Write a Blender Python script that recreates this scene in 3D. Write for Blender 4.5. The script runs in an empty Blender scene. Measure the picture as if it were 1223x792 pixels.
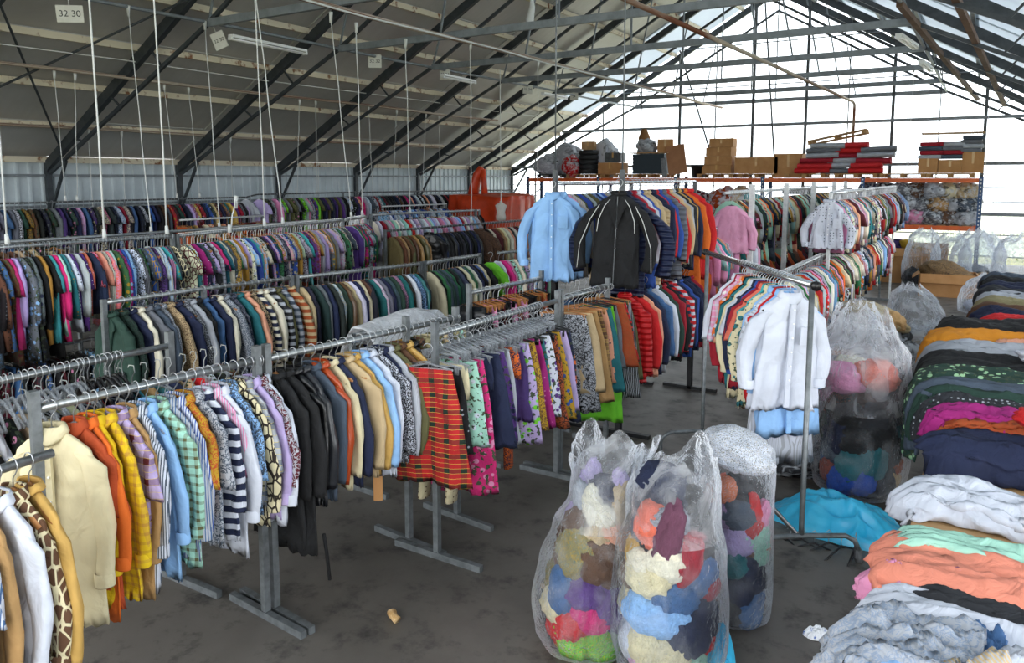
import bpy, bmesh, math, random
from mathutils import Vector, noise, Matrix
S = bpy.context.scene
COL = S.collection
# ------------------------------------------------------------------ camera, sky, exposure
cam_d = bpy.data.cameras.new('camera'); cam = bpy.data.objects.new('camera', cam_d); COL.objects.link(cam)
cam.location = (0, 0, 2.7)
cam.rotation_euler = (math.radians(90 - 6.5), 0, math.radians(31.8))
cam_d.sensor_width = 36; cam_d.lens = 917 / 1223 * 36; cam_d.shift_y = -0.065
cam_d.clip_start = .05; cam_d.clip_end = 300
S.camera = cam
S.view_settings.view_transform = 'Standard'; S.view_settings.look = 'None'
S.view_settings.gamma = 1; S.view_settings.use_curve_mapping = False
S.view_settings.exposure = 0.12
S.cycles.use_denoising = True
S.cycles.max_bounces = 8; S.cycles.diffuse_bounces = 4; S.cycles.glossy_bounces = 2
S.cycles.transparent_max_bounces = 14; S.cycles.transmission_bounces = 4
S.cycles.caustics_reflective = False; S.cycles.caustics_refractive = False
W = bpy.data.worlds.new('overcast_sky'); S.world = W; W.use_nodes = True
bg = W.node_tree.nodes['Background']; bg.inputs[0].default_value = (0.93, 0.965, 1.0, 1); bg.inputs[1].default_value = 4.2
def portal(name, loc, rot, sx, sy):
    l = bpy.data.lights.new(name, 'AREA'); l.shape = 'RECTANGLE'; l.size = sx; l.size_y = sy; l.cycles.is_portal = True
    o = bpy.data.objects.new(name, l); o.location = loc; o.rotation_euler = rot; COL.objects.link(o)
R = math.radians
YG, YB = 28.2, -4.0           # far gable, open loading end behind the camera
XL, XR, XM = -17.6, 4.4, -6.6  # left wall, right wall, ridge
ZE, ZR = 3.12, 9.35           # eaves, ridge
portal('portal_gable', (XM, YG + .35, 4.2), (R(90), 0, R(180)), 22, 9)
portal('portal_open_end', (XM, YB - .3, 4.2), (R(90), 0, 0), 22, 9)
portal('portal_right_side', (XR + .3, 12, 1.6), (R(90), 0, R(90)), 32, 3.2)
# added soft fill lamp at the open end behind the camera
dl = bpy.data.lights.new('rear_fill_lamp', 'AREA'); dl.shape = 'RECTANGLE'; dl.size = 9; dl.size_y = 4.5; dl.energy = 260; dl.color = (1, .985, .96)
do = bpy.data.objects.new('rear_fill_lamp', dl); COL.objects.link(do); do.location = (0.5, YB + .2, 4.6); do.rotation_euler = (R(72), 0, R(10))

# added fill lamps along the right-hand wall, lighting the clothes from the side
for nm, yy, en in (('side_fill_lamp', 3.5, 240), ('side_fill_lamp', 13.0, 300)):
    dl = bpy.data.lights.new(nm, 'AREA'); dl.shape = 'RECTANGLE'; dl.size = 5; dl.size_y = 2.6; dl.energy = en; dl.color = (.97, .985, 1)
    do = bpy.data.objects.new(nm, dl); COL.objects.link(do); do.location = (XR - .1, yy, 3.0 - .2); do.rotation_euler = (R(90), 0, R(90)); do.rotation_euler = (0, R(82), 0)

# ------------------------------------------------------------------ materials
def lin(c):
    if isinstance(c, str): c = tuple(int(c[i:i+2], 16) / 255 for i in (0, 2, 4))
    return tuple(x / 12.92 if x <= .04045 else ((x + .055) / 1.055) ** 2.4 for x in c)
def L4(c): return (*lin(c), 1)
def newmat(name):
    m = bpy.data.materials.new(name); m.use_nodes = True; nt = m.node_tree
    return m, nt, nt.nodes['Principled BSDF']
def N(nt, t, **kw):
    n = nt.nodes.new(t)
    for k, v in kw.items():
        if k in n.inputs: n.inputs[k].default_value = v
        else: setattr(n, k, v)
    return n
def mixc(nt, a, b, f=None, blend='MIX', fac=.5):
    m = nt.nodes.new('ShaderNodeMix'); m.data_type = 'RGBA'; m.blend_type = blend
    if f is None: m.inputs[0].default_value = fac
    else: nt.links.new(f, m.inputs[0])
    for i, s in ((6, a), (7, b)):
        if hasattr(s, 'is_linked'): nt.links.new(s, m.inputs[i])
        else: m.inputs[i].default_value = s
    return m.outputs[2]
def ramp(nt, f, pts, interp='LINEAR'):
    r = nt.nodes.new('ShaderNodeValToRGB'); r.color_ramp.interpolation = interp
    while len(r.color_ramp.elements) < len(pts): r.color_ramp.elements.new(.5)
    for e, (p, c) in zip(r.color_ramp.elements, pts): e.position = p; e.color = c
    nt.links.new(f, r.inputs[0]); return r.outputs[0]
def coords(nt, scale=(1, 1, 1), rot=(0, 0, 0), kind='Object'):
    tc = nt.nodes.new('ShaderNodeTexCoord'); mp = nt.nodes.new('ShaderNodeMapping')
    nt.links.new(tc.outputs[kind], mp.inputs[0]); mp.inputs['Scale'].default_value = scale; mp.inputs['Rotation'].default_value = rot
    return mp.outputs[0]
def noisef(nt, vec, scale, detail=3, rough=.5, dist=0):
    n = N(nt, 'ShaderNodeTexNoise', Scale=scale, Detail=detail, Roughness=rough, Distortion=dist)
    nt.links.new(vec, n.inputs['Vector']); return n.outputs['Fac']
def bump(nt, p, h, st=.3, d=.01):
    b = N(nt, 'ShaderNodeBump', Strength=st, Distance=d); nt.links.new(h, b.inputs['Height']); nt.links.new(b.outputs[0], p.inputs['Normal'])
def simple(name, c, rough=.6, metal=0, c2=None, nscale=8, bst=0, detail=4, lo=.35, hi=.7, kind='Object'):
    m, nt, p = newmat(name); p.inputs['Roughness'].default_value = rough; p.inputs['Metallic'].default_value = metal
    v = coords(nt, kind=kind)
    if c2 is not None:
        f = noisef(nt, v, nscale, detail, .6)
        r = ramp(nt, f, [(lo, L4(c)), (hi, L4(c2))]); nt.links.new(r, p.inputs['Base Color'])
    else: p.inputs['Base Color'].default_value = L4(c)
    if bst: bump(nt, p, noisef(nt, v, nscale * 4, 3), bst, .01)
    return m
M = {}
M['galv'] = simple('galvanised_steel', '7f8487', .45, .5, '5f6466', 14)
M['galv_dark'] = simple('dull_steel', '585c5e', .5, .4, '3e4144', 10)
M['rail'] = simple('worn_chromed_rail', 'a3a7a8', .3, .75, '84888a', 30)
M['chrome'] = simple('bright_chrome', 'c9cccf', .2, .9)
M['white_metal'] = simple('white_painted_metal', 'dfe2e2', .4, 0, 'c6cacb', 20)
M['dark_steel'] = simple('dark_painted_steel', '30363b', .5, .1, '444a4e', 6)
M['grey_steel'] = simple('grey_painted_steel', '848b90', .5, .2, '6d7478', 5)
M['rusty'] = simple('rusty_painted_pipe', 'b5a999', .7, .1, '6b3a1e', 3.2, .3, lo=.45, hi=.58, kind='Generated')
M['rust_angle'] = simple('rust_brown_angle', '6a5340', .7, .1, '4b2f1e', 3)
M['black_metal'] = simple('black_painted_metal', '16171a', .45)
M['wire'] = simple('hook_wire', 'b9bcbf', .3, .8)
M['wood_hanger'] = simple('varnished_wood', 'b27a45', .45, 0, '8f5a2c', 9)
M['black_plastic'] = simple('black_plastic', '141416', .35)
M['cord'] = simple('white_cord', 'd9dbd8', .8)
M['orange_beam'] = simple('orange_powder_coat', 'dd6422', .5, 0, 'c2541c', 5)
M['blue_steel'] = simple('blue_powder_coat', '1d4674', .45, 0, '17385e', 5)
M['pallet'] = simple('pallet_wood', 'b58d5c', .8, 0, '8a6438', 6, .2)
M['carton'] = simple('cardboard', 'ba8a58', .8, 0, 'a97846', 3, .1)
M['carton_in'] = simple('cardboard_inside', '8a6138', .85)
M['tape'] = simple('parcel_tape', 'c79c5d', .3)
M['tyre'] = simple('black_rubber', '17191b', .7, 0, '202326', 12)
M['board'] = simple('plywood', 'b89468', .65, 0, '9a744a', 5, .1)
M['brown_panel'] = simple('brown_panel', 'a4714a', .6, 0, '8f5f3b', 3)
M['white_plastic'] = simple('white_enamel', 'eceeec', .35)
M['tube_glass'] = simple('fluorescent_tube_off', 'f2f4f4', .25)
M['sign'] = simple('sign_card', 'dcdcd4', .6, 0, 'c9c8be', 4)
M['ink'] = simple('black_ink', '151515', .7)
M['paper'] = simple('crumpled_paper', 'e4e8ee', .7, 0, '4668b0', 22, .3, lo=.55, hi=.6)
M['caster'] = simple('grey_rubber', '55585a', .6)
M['dummy'] = simple('mannequin_cloth', 'cfcac2', .8, 0, 'bcb6ac', 6)
M['crumb'] = simple('dried_bread', 'a8814c', .8, 0, 'd6b98a', 30, .5)
M['shrub'] = simple('shrub_leaves', '8f9f4a', .7, 0, '5d7230', 9)
M['soil'] = simple('outdoor_grass', '8b8f62', .9, 0, 'a39c76', 2)

def mk_floor():
    m, nt, p = newmat('worn_concrete_floor'); v = coords(nt)
    a = noisef(nt, v, .35, 5, .65, .4); b = noisef(nt, v, 3.5, 5, .7); c = noisef(nt, v, 45, 2)
    base = ramp(nt, a, [(.3, L4('4a4641')), (.5, L4('605b55')), (.72, L4('7a756e'))])
    base = mixc(nt, base, L4('2c2a29'), ramp(nt, b, [(.52, (0, 0, 0, 1)), (.72, (1, 1, 1, 1))]))
    vo = N(nt, 'ShaderNodeTexVoronoi', Scale=2.6); nt.links.new(v, vo.inputs['Vector'])
    st = ramp(nt, vo.outputs['Distance'], [(.0, (.55, .55, .55, 1)), (.07, (0, 0, 0, 1))])
    base = mixc(nt, base, L4('242220'), st)
    nt.links.new(base, p.inputs['Base Color'])
    nt.links.new(ramp(nt, b, [(.3, (.42,) * 3 + (1,)), (.7, (.62,) * 3 + (1,))]), p.inputs['Roughness'])
    bump(nt, p, c, .12, .004); return m
M['floor'] = mk_floor()
def mk_roof(name, c, c2, trans=0):
    m, nt, p = newmat(name); v = coords(nt)
    f = noisef(nt, v, .9, 5, .6, .3)
    st = coords(nt, (.3, 6, .3)); g = noisef(nt, st, 1.4, 4)
    base = mixc(nt, ramp(nt, f, [(.35, L4(c)), (.7, L4(c2))]), L4(c2), g, fac=.3)
    nt.links.new(base, p.inputs['Base Color']); p.inputs['Roughness'].default_value = .5; p.inputs['Metallic'].default_value = .0 if trans else .45
    if trans:
        t = N(nt, 'ShaderNodeBsdfTranslucent'); t.inputs[0].default_value = (.82, .88, .93, 1)
        mx = N(nt, 'ShaderNodeMixShader'); mx.inputs[0].default_value = trans
        nt.links.new(p.outputs[0], mx.inputs[1]); nt.links.new(t.outputs[0], mx.inputs[2])
        nt.links.new(mx.outputs[0], nt.nodes['Material Output'].inputs[0])
    return m
M['roof'] = mk_roof('aged_roof_sheet', 'dcdbd8', 'c6c4c0')
M['roof_clear'] = mk_roof('translucent_roof_sheet', 'c3c8c9', 'aeb3b3', .42)
M['purlin'] = simple('cream_purlin_with_rust', 'e2d8c0', .7, 0, '8a5c38', 4.5, .1, lo=.55, hi=.66)
M['wall'] = simple('pale_corrugated_sheet', 'd0dade', .5, 0, 'bac5ca', 1.6)
def mk_pane():
    m, nt, p = newmat('milky_glazing'); nt.nodes.remove(p)
    t = N(nt, 'ShaderNodeBsdfTransparent'); t.inputs[0].default_value = (.97, .985, 1, 1)
    d = N(nt, 'ShaderNodeBsdfTranslucent'); d.inputs[0].default_value = (.95, .97, 1, 1)
    g = N(nt, 'ShaderNodeBsdfGlossy', Roughness=.15)
    mx = N(nt, 'ShaderNodeMixShader'); v = coords(nt)
    f = ramp(nt, noisef(nt, v, .7, 4), [(.3, (.1,) * 3 + (1,)), (.7, (.3,) * 3 + (1,))]); nt.links.new(f, mx.inputs[0])
    m2 = N(nt, 'ShaderNodeMixShader'); m2.inputs[0].default_value = .05
    nt.links.new(t.outputs[0], mx.inputs[1]); nt.links.new(d.outputs[0], mx.inputs[2])
    nt.links.new(mx.outputs[0], m2.inputs[1]); nt.links.new(g.outputs[0], m2.inputs[2])
    nt.links.new(m2.outputs[0], nt.nodes['Material Output'].inputs[0]); return m
M['pane'] = mk_pane()
def mk_film(name, cloud, tint, lo=.02, hi=.5, sc=5):
    """clear wrinkled polythene: see-through, glossy creases, a little milky where it bunches"""
    m, nt, p = newmat(name); v = coords(nt, (1, 1, .7))
    w = noisef(nt, v, sc, 5, .58, 1.2); w2 = noisef(nt, v, sc * 4.5, 3, .55, .8)
    ma = N(nt, 'ShaderNodeMath', operation='MULTIPLY_ADD'); nt.links.new(w2, ma.inputs[0]); ma.inputs[1].default_value = .4; nt.links.new(w, ma.inputs[2])
    bm_ = N(nt, 'ShaderNodeBump', Strength=.9, Distance=.06); nt.links.new(ma.outputs[0], bm_.inputs['Height'])
    t = N(nt, 'ShaderNodeBsdfTransparent'); t.inputs[0].default_value = L4(tint)
    p.inputs['Base Color'].default_value = L4(cloud); p.inputs['Roughness'].default_value = .16
    p.inputs['Specular IOR Level'].default_value = .9
    nt.links.new(bm_.outputs[0], p.inputs['Normal'])
    f = ramp(nt, w, [(.44, (lo,) * 3 + (1,)), (.62, (hi,) * 3 + (1,))])
    fr = N(nt, 'ShaderNodeLayerWeight', Blend=.22); nt.links.new(bm_.outputs[0], fr.inputs['Normal'])
    sm = N(nt, 'ShaderNodeMath', operation='ADD', use_clamp=True); nt.links.new(f, sm.inputs[0]); nt.links.new(fr.outputs['Fresnel'], sm.inputs[1])
    mx = N(nt, 'ShaderNodeMixShader'); nt.links.new(sm.outputs[0], mx.inputs[0])
    tr = N(nt, 'ShaderNodeBsdfTranslucent'); tr.inputs[0].default_value = L4(cloud); nt.links.new(bm_.outputs[0], tr.inputs['Normal'])
    m3 = N(nt, 'ShaderNodeMixShader'); m3.inputs[0].default_value = .4; nt.links.new(p.outputs[0], m3.inputs[1]); nt.links.new(tr.outputs[0], m3.inputs[2])
    nt.links.new(t.outputs[0], mx.inputs[1]); nt.links.new(m3.outputs[0], mx.inputs[2])
    nt.links.new(mx.outputs[0], nt.nodes['Material Output'].inputs[0]); return m
M['film'] = mk_film('clear_polythene', 'eef2f8', 'f8fafc', .01, .16)
M['film_top'] = mk_film('bunched_polythene', 'f2f5fa', 'f6f9fc', .08, .42, 4)
M['clear_hanger'] = mk_film('clear_plastic_hanger', 'dfe4ea', 'e4e8ee', .35, .7, 30)
M['blue_film'] = simple('turquoise_polythene', '48c2ea', .3, 0, '27aede', 5, .25)
M['dust_sheet'] = mk_film('white_dust_sheet', 'f8f9fb', 'f8f9fb', .5, .95, 4)

# fabric patterns; every cloth takes its first colour from the object colour, its second from the object property c2
def mk_fabric(kind):
    m, nt, p = newmat('cloth_' + kind)
    oi = nt.nodes.new('ShaderNodeObjectInfo'); a = N(nt, 'ShaderNodeAttribute', attribute_type='OBJECT', attribute_name='c2')
    c1, c2 = oi.outputs['Color'], a.outputs['Color']
    v = coords(nt); f = None
    sepn = nt.nodes.new('ShaderNodeSeparateXYZ'); nt.links.new(v, sepn.inputs[0])
    def wave(axis, fr, thr):
        mu = N(nt, 'ShaderNodeMath', operation='MULTIPLY'); nt.links.new(sepn.outputs[axis], mu.inputs[0]); mu.inputs[1].default_value = fr
        s = N(nt, 'ShaderNodeMath', operation='SINE'); nt.links.new(mu.outputs[0], s.inputs[0])
        g = N(nt, 'ShaderNodeMath', operation='GREATER_THAN'); nt.links.new(s.outputs[0], g.inputs[0]); g.inputs[1].default_value = thr
        return g.outputs[0]
    rough = .85; extra = None
    if kind == 'striped':
        sm = nt.nodes.new('ShaderNodeMath'); sm.operation = 'ADD'; nt.links.new(sepn.outputs[0], sm.inputs[0]); nt.links.new(sepn.outputs[1], sm.inputs[1])
        mu = N(nt, 'ShaderNodeMath', operation='SINE'); m1 = N(nt, 'ShaderNodeMath', operation='MULTIPLY'); nt.links.new(sm.outputs[0], m1.inputs[0]); m1.inputs[1].default_value = 330
        nt.links.new(m1.outputs[0], mu.inputs[0]); g = N(nt, 'ShaderNodeMath', operation='GREATER_THAN'); nt.links.new(mu.outputs[0], g.inputs[0]); g.inputs[1].default_value = .35; f = g.outputs[0]
    elif kind == 'banded': f = wave(2, 90, .1)
    elif kind in ('checked', 'plaid'):
        fr = 130 if kind == 'checked' else 62
        x = wave(0, fr, .45); z = wave(2, fr, .45)
        ad = N(nt, 'ShaderNodeMath', operation='ADD'); nt.links.new(x, ad.inputs[0]); nt.links.new(z, ad.inputs[1])
        mu = N(nt, 'ShaderNodeMath', operation='MULTIPLY'); nt.links.new(ad.outputs[0], mu.inputs[0]); mu.inputs[1].default_value = .5; f = mu.outputs[0]
        if kind == 'plaid': extra = wave(2, 186, .985)
    elif kind == 'floral':
        vo = N(nt, 'ShaderNodeTexVoronoi', Scale=17); nt.links.new(v, vo.inputs['Vector'])
        f = ramp(nt, vo.outputs['Distance'], [(.3, (1, 1, 1, 1)), (.36, (0, 0, 0, 1))])
        n2 = noisef(nt, v, 34, 2); extra = ramp(nt, n2, [(.58, (0, 0, 0, 1)), (.6, (1, 1, 1, 1))])
    elif kind == 'dotted':
        vo = N(nt, 'ShaderNodeTexVoronoi', Scale=26, Randomness=.25); nt.links.new(v, vo.inputs['Vector'])
        f = ramp(nt, vo.outputs['Distance'], [(.2, (1, 1, 1, 1)), (.25, (0, 0, 0, 1))])
    elif kind == 'paisley':
        n2 = noisef(nt, v, 20, 3, .5, 2.5); f = ramp(nt, n2, [(.46, (0, 0, 0, 1)), (.49, (1, 1, 1, 1)), (.56, (1, 1, 1, 1)), (.6, (0, 0, 0, 1))])
    elif kind == 'batik':
        vo = N(nt, 'ShaderNodeTexVoronoi', Scale=24, feature='DISTANCE_TO_EDGE'); vv = coords(nt, (1, 1, .6)); nt.links.new(vv, vo.inputs['Vector'])
        f = ramp(nt, vo.outputs['Distance'], [(.07, (1, 1, 1, 1)), (.1, (0, 0, 0, 1))])
    elif kind == 'knit':
        w = N(nt, 'ShaderNodeTexWave', Scale=34, Distortion=2); nt.links.new(v, w.inputs['Vector']); f = ramp(nt, w.outputs['Fac'], [(.3, (0, 0, 0, 1)), (.9, (.35, .35, .35, 1))])
    elif kind == 'tweed':
        n2 = noisef(nt, v, 130, 2); f = ramp(nt, n2, [(.5, (0, 0, 0, 1)), (.56, (1, 1, 1, 1))])
    base = c1 if f is None else mixc(nt, c1, c2, f)
    if extra is not None: base = mixc(nt, base, L4('d8c24e') if kind == 'plaid' else L4('3d4a34'), extra)
    fade = ramp(nt, noisef(nt, v, 5, 3), [(.3, (.86, .86, .86, 1)), (.7, (1.08, 1.08, 1.08, 1))])
    base = mixc(nt, base, fade, None, 'MULTIPLY', 1.0)
    nt.links.new(base, p.inputs['Base Color'])
    if kind == 'leather':
        rough = .3; bump(nt, p, noisef(nt, v, 22, 4, .6, .8), .35, .012)
    elif kind == 'puffer':
        rough = .45; w = N(nt, 'ShaderNodeTexWave', Scale=5.5, Distortion=1.2, bands_direction='Z'); nt.links.new(v, w.inputs['Vector']); bump(nt, p, w.outputs['Fac'], .8, .03)
    elif kind == 'corduroy':
        w = N(nt, 'ShaderNodeTexWave', Scale=60, Distortion=.3, bands_direction='X'); nt.links.new(v, w.inputs['Vector']); bump(nt, p, w.outputs['Fac'], .35, .004)
    else: bump(nt, p, noisef(nt, coords(nt, (1, 1, .6)), 8, 3, .5, 1.1), .6, .035)
    p.inputs['Roughness'].default_value = rough
    return m
PAT = {k: mk_fabric(k) for k in ('plain', 'striped', 'banded', 'checked', 'plaid', 'floral', 'dotted', 'paisley', 'batik', 'knit', 'tweed', 'leather', 'puffer', 'corduroy')}

# ------------------------------------------------------------------ mesh helpers
class MB:
    def __init__(s): s.v = []; s.f = []; s.mi = []; s.m = 0
    def add(s, vs, fs):
        b = len(s.v); s.v += [tuple(v) for v in vs]; s.f += [tuple(b + i for i in f) for f in fs]; s.mi += [s.m] * len(fs); return s
    def box(s, a, b, rot=None, org=(0, 0, 0)):
        vs = [(x, y, z) for x in (a[0], b[0]) for y in (a[1], b[1]) for z in (a[2], b[2])]
        if rot is not None: vs = [tuple(rot @ Vector(v) + Vector(org)) for v in vs]
        return s.add(vs, [(0, 1, 3, 2), (4, 6, 7, 5), (0, 4, 5, 1), (2, 3, 7, 6), (0, 2, 6, 4), (1, 5, 7, 3)])
    def bar(s, p, q, w, h):
        """rectangular bar between two points; w sideways, h up"""
        p, q = Vector(p), Vector(q); d = (q - p).normalized()
        up = Vector((0, 0, 1)) if abs(d.z) < .98 else Vector((0, 1, 0))
        x = d.cross(up).normalized() * w / 2; u = x.cross(d).normalized() * h / 2
        vs = [e + a * x + b * u for e in (p, q) for a, b in ((-1, -1), (1, -1), (1, 1), (-1, 1))]
        return s.add(vs, [(3, 2, 1, 0), (4, 5, 6, 7), (0, 1, 5, 4), (1, 2, 6, 5), (2, 3, 7, 6), (3, 0, 4, 7)])
    def tube(s, path, r, n=8, cap=True):
        path = [Vector(p) for p in path]; rs = r if isinstance(r, (list, tuple)) else [r] * len(path); vs = []; fs = []
        ref = None
        for i, p in enumerate(path):
            d = (path[min(i + 1, len(path) - 1)] - path[max(i - 1, 0)]).normalized()
            if ref is None: ref = Vector((0, 0, 1)) if abs(d.z) < .9 else Vector((1, 0, 0))
            x = d.cross(ref).normalized(); y = x.cross(d).normalized(); ref = y
            rx, ry = rs[i] if isinstance(rs[i], tuple) else (rs[i], rs[i])
            vs += [p + x * math.cos(k * 2 * math.pi / n) * rx + y * math.sin(k * 2 * math.pi / n) * ry for k in range(n)]
        for i in range(len(path) - 1):
            for k in range(n): fs.append((i * n + k, i * n + (k + 1) % n, (i + 1) * n + (k + 1) % n, (i + 1) * n + k))
        if cap: fs += [tuple(reversed(range(n))), tuple(range((len(path) - 1) * n, len(path) * n))]
        return s.add(vs, fs)
    def rings(s, rings, cap=(True, True)):
        n = len(rings[0]); vs = [v for r in rings for v in r]; fs = []
        for i in range(len(rings) - 1):
            for k in range(n): fs.append((i * n + k, i * n + (k + 1) % n, (i + 1) * n + (k + 1) % n, (i + 1) * n + k))
        if cap[0]: fs.append(tuple(reversed(range(n))))
        if cap[1]: fs.append(tuple(range((len(rings) - 1) * n, len(rings) * n)))
        return s.add(vs, fs)
    def grid(s, fn, nu, nv):
        vs = [fn(i / nu, j / nv) for i in range(nu + 1) for j in range(nv + 1)]; k = nv + 1
        return s.add(vs, [(i * k + j, i * k + j + 1, (i + 1) * k + j + 1, (i + 1) * k + j) for i in range(nu) for j in range(nv)])
    def mesh(s, name, mats, smooth=False):
        me = bpy.data.meshes.new(name); me.from_pydata(s.v, [], s.f)
        for m in (mats if isinstance(mats, (list, tuple)) else [mats]): me.materials.append(m)
        if any(s.mi): me.polygons.foreach_set('material_index', s.mi)
        if smooth: me.polygons.foreach_set('use_smooth', [True] * len(me.polygons))
        me.update(); return me
    def build(s, name, mats, parent=None, smooth=False, loc=None, rz=None):
        return link(name, s.mesh(name, mats, smooth), parent, loc, rz)
def link(name, me, parent=None, loc=None, rz=None):
    o = bpy.data.objects.new(name, me); COL.objects.link(o)
    if parent is not None: o.parent = parent
    if loc is not None: o.location = loc
    if rz is not None: o.rotation_euler = (0, 0, rz)
    return o
def tag(o, label=None, cat=None, group=None, kind=None):
    if label: o['label'] = label
    if cat: o['category'] = cat
    if group: o['group'] = group
    if kind: o['kind'] = kind
    return o
def thing(name, label, cat, loc=(0, 0, 0), rz=0, group=None):
    o = link(name, None, None, loc, rz); return tag(o, label, cat, group)
def structure(o): o['kind'] = 'structure'; return o
def paint(o, c, pat='plain', c2=None):
    o.color = L4(c); o['c2'] = list(lin(c2 if c2 else c))
    if o.material_slots:
        o.material_slots[0].link = 'OBJECT'; o.material_slots[0].material = PAT[pat]
    return o
def solid(o, th, off=-1):
    md = o.modifiers.new('thickness', 'SOLIDIFY'); md.thickness = th; md.offset = off; return o

# ------------------------------------------------------------------ the building
fb = MB(); fb.box((XL - .2, YB, -.15), (XR + .2, YG + .1, 0))
structure(fb.build('floor', M['floor']))
ob = MB(); ob.box((-90, YG + .1, -.3), (60, YG + 70, -.12)); structure(ob.build('ground', M['soil']))
ob = MB(); ob.box((XR + .2, -60, -.3), (60, YG + .1, -.12)); ob.box((-90, -60, -.3), (XR + .2, YB, -.12)); structure(ob.build('ground', M['soil']))
YF = [9 + 3.2 * k for k in range(-4, 7)]
def zroof(x): return ZR - (ZR - ZE) * abs(x - XM) / (XM - XL)
# left wall, one ribbed sheet after another
wl = structure(link('wall_left', None))
y = YB; k = 0
while y < YG - .1:
    b = MB(); y1 = min(y + 1.06, YG)
    n = int((y1 - y) / .265 + .5)
    for i in range(n):
        a = y + i * (y1 - y) / n; w_ = (y1 - y) / n
        pr = [(0, a), (0, a + w_ * .62), (.045, a + w_ * .7), (.045, a + w_ * .9), (0, a + w_ * .98), (0, a + w_)]
        vs = [(XL + p, q, z) for p, q in pr for z in (0, ZE)]
        b.add(vs, [(2 * j, 2 * j + 1, 2 * j + 3, 2 * j + 2) for j in range(5)])
    solid(b.build('wall_sheet', M['wall'], wl), .02, 1)
    y = y1
for z in (1.0, 2.05, 2.72):
    MB().box((XL + .05, YB, z), (XL + .12, YG, z + .05)).build('girt', M['grey_steel'], wl)
MB().box((XL - .02, YB, ZE - .1), (XL + .14, YG, ZE + .03)).build('eaves_beam', M['purlin'], wl)
# right wall: low sheeting with a long glazed strip
wr = structure(link('wall_right', None))
MB().box((XR, YB, 0), (XR + .05, YG, .9)).build('wall_sheet', M['wall'], wr)
for y in YF: MB().box((XR - .05, y - .05, 0), (XR + .08, y + .05, ZE)).build('post', M['dark_steel'], wr)
MB().box((XR - .04, YB, ZE - .12), (XR + .08, YG, ZE)).build('eaves_beam', M['grey_steel'], wr)
# roof sheets bay by bay, over the purlins
ce = structure(link('ceiling', None))
edges = [YB] + YF
SL = math.hypot(XM - XL, ZR - ZE); NP = 9
def slope(side, t): return (XM + side * t * (XM - XL), ZR + (ZE - ZR) * t)
for side in (-1, 1):
    for i in range(len(edges) - 1):
        for j in range(NP):
            (xa, za), (xb, zb) = slope(side, j / NP), slope(side, (j + 1) / NP + .008)
            b = MB(); up = .012 * (j % 2) + .03 * (i % 2)
            yy = [edges[i] - .03, edges[i + 1] + .03]
            vs = [(x, y_, z + dz + up) for dz in (.02, .05) for (x, z) in ((xa, za), (xb, zb)) for y_ in yy]
            b.add(vs, [(0, 1, 3, 2), (4, 6, 7, 5), (0, 4, 5, 1), (2, 3, 7, 6), (0, 2, 6, 4), (1, 5, 7, 3)])
            clear = side == 1 or (i == len(edges) - 2 and j < 6)
            b.build('roof_sheet', M['roof_clear' if clear else 'roof'], ce)
    for j in range(1, NP):
        x, z = slope(side, j / NP)
        b = MB(); b.bar((x, YB, z - .05), (x, YG, z - .05), .07, .12); b.build('purlin', M['purlin' if side < 0 else 'grey_steel'], ce)
# steel frames
TX = 5.25; ZT = 5.4
for k, y in enumerate(YF):
    fr = structure(link('trim_%d' % (k + 1), None, None, (0, y, 0)))
    for s in (-1, 1):
        xe = XM + s * (XM - XL - .12)
        m_ = M['dark_steel']
        b = MB(); b.bar((xe, 0, ZE - .18), (XM, 0, ZR - .18), .11, .2); b.build('rafter', m_, fr)
        b = MB(); b.bar((xe, 0, 0), (xe, 0, ZE - .1), .1, .12); b.build('post', m_, fr)
        xn = XM + s * TX
        b = MB(); b.bar((xe - s * .1, 0, ZE - .32), (xn, 0, ZT), .06, .07); b.bar((xn, 0, ZT), (XM, 0, ZR - .9), .06, .07); b.build('lower_chord', m_, fr)
        b = MB(); b.bar((xe, 0, 1.9), (xe - s * .75, 0, ZE - .06), .05, .06); b.build('knee_brace', m_, fr)
        for q in (.25, .5, .75, 1.0):
            xa = xe + (xn - xe) * q; za = ZE - .32 + (ZT - ZE + .32) * q; xb = xa + s * .35
            b = MB(); b.bar((xa, 0, za), (xb if q < 1 else xa - s * .3, 0, zroof(xb if q < 1 else xa - s * .3) - .25), .03, .035); b.build('lattice_strut', m_ if q < 1 else M['grey_steel'], fr)
    b = MB(); b.bar((XM - TX, 0, ZT), (XM + TX, 0, ZT), .08, .13); b.build('tie_beam', M['grey_steel'], fr)
    for x in (-2.6, 0, 2.6):
        b = MB(); b.bar((XM + x, 0, ZT), (XM + x * .8, 0, zroof(XM + x * .8) - .2), .035, .035); b.build('hanger_rod', M['grey_steel'], fr)
# longitudinal pipes
def pipe(x, z, y0, y1, r, m, label, name='pipe'):
    b = MB(); n = 9; b.tube([(x, y0 + (y1 - y0) * i / n, z + .018 * math.sin(i * 2.1)) for i in range(n + 1)], r, 8)
    return tag(b.build(name, m, None, True), label, 'pipe')
pipe(-14.35, 4.62, YB + .2, YG - 6, .035, M['rusty'], 'rust-streaked pipe along the left roof slope, upper of the two')
pipe(-16.35, 3.72, YB + .2, YG - 1, .035, M['rusty'], 'rust-streaked pipe low on the left roof slope above the wall')
pipe(-14.0, 4.88, YB + .2, YG - 4, .012, M['cord'], 'thin pale wire stretched above the rusty pipe on the left slope', 'wire')
pipe(-11.85, 5.4, YB + .2, YG - .2, .032, M['grey_steel'], 'grey steel tube joining the left ends of the tie beams')
pipe(-1.35, 5.4, YB + .2, YG - .2, .032, M['grey_steel'], 'grey steel tube joining the right ends of the tie beams')
pipe(-8.4, 5.2, 5.0, YG - .3, .042, M['rusty'], 'cream and rust pipe slung under the tie beams near the middle')
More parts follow.
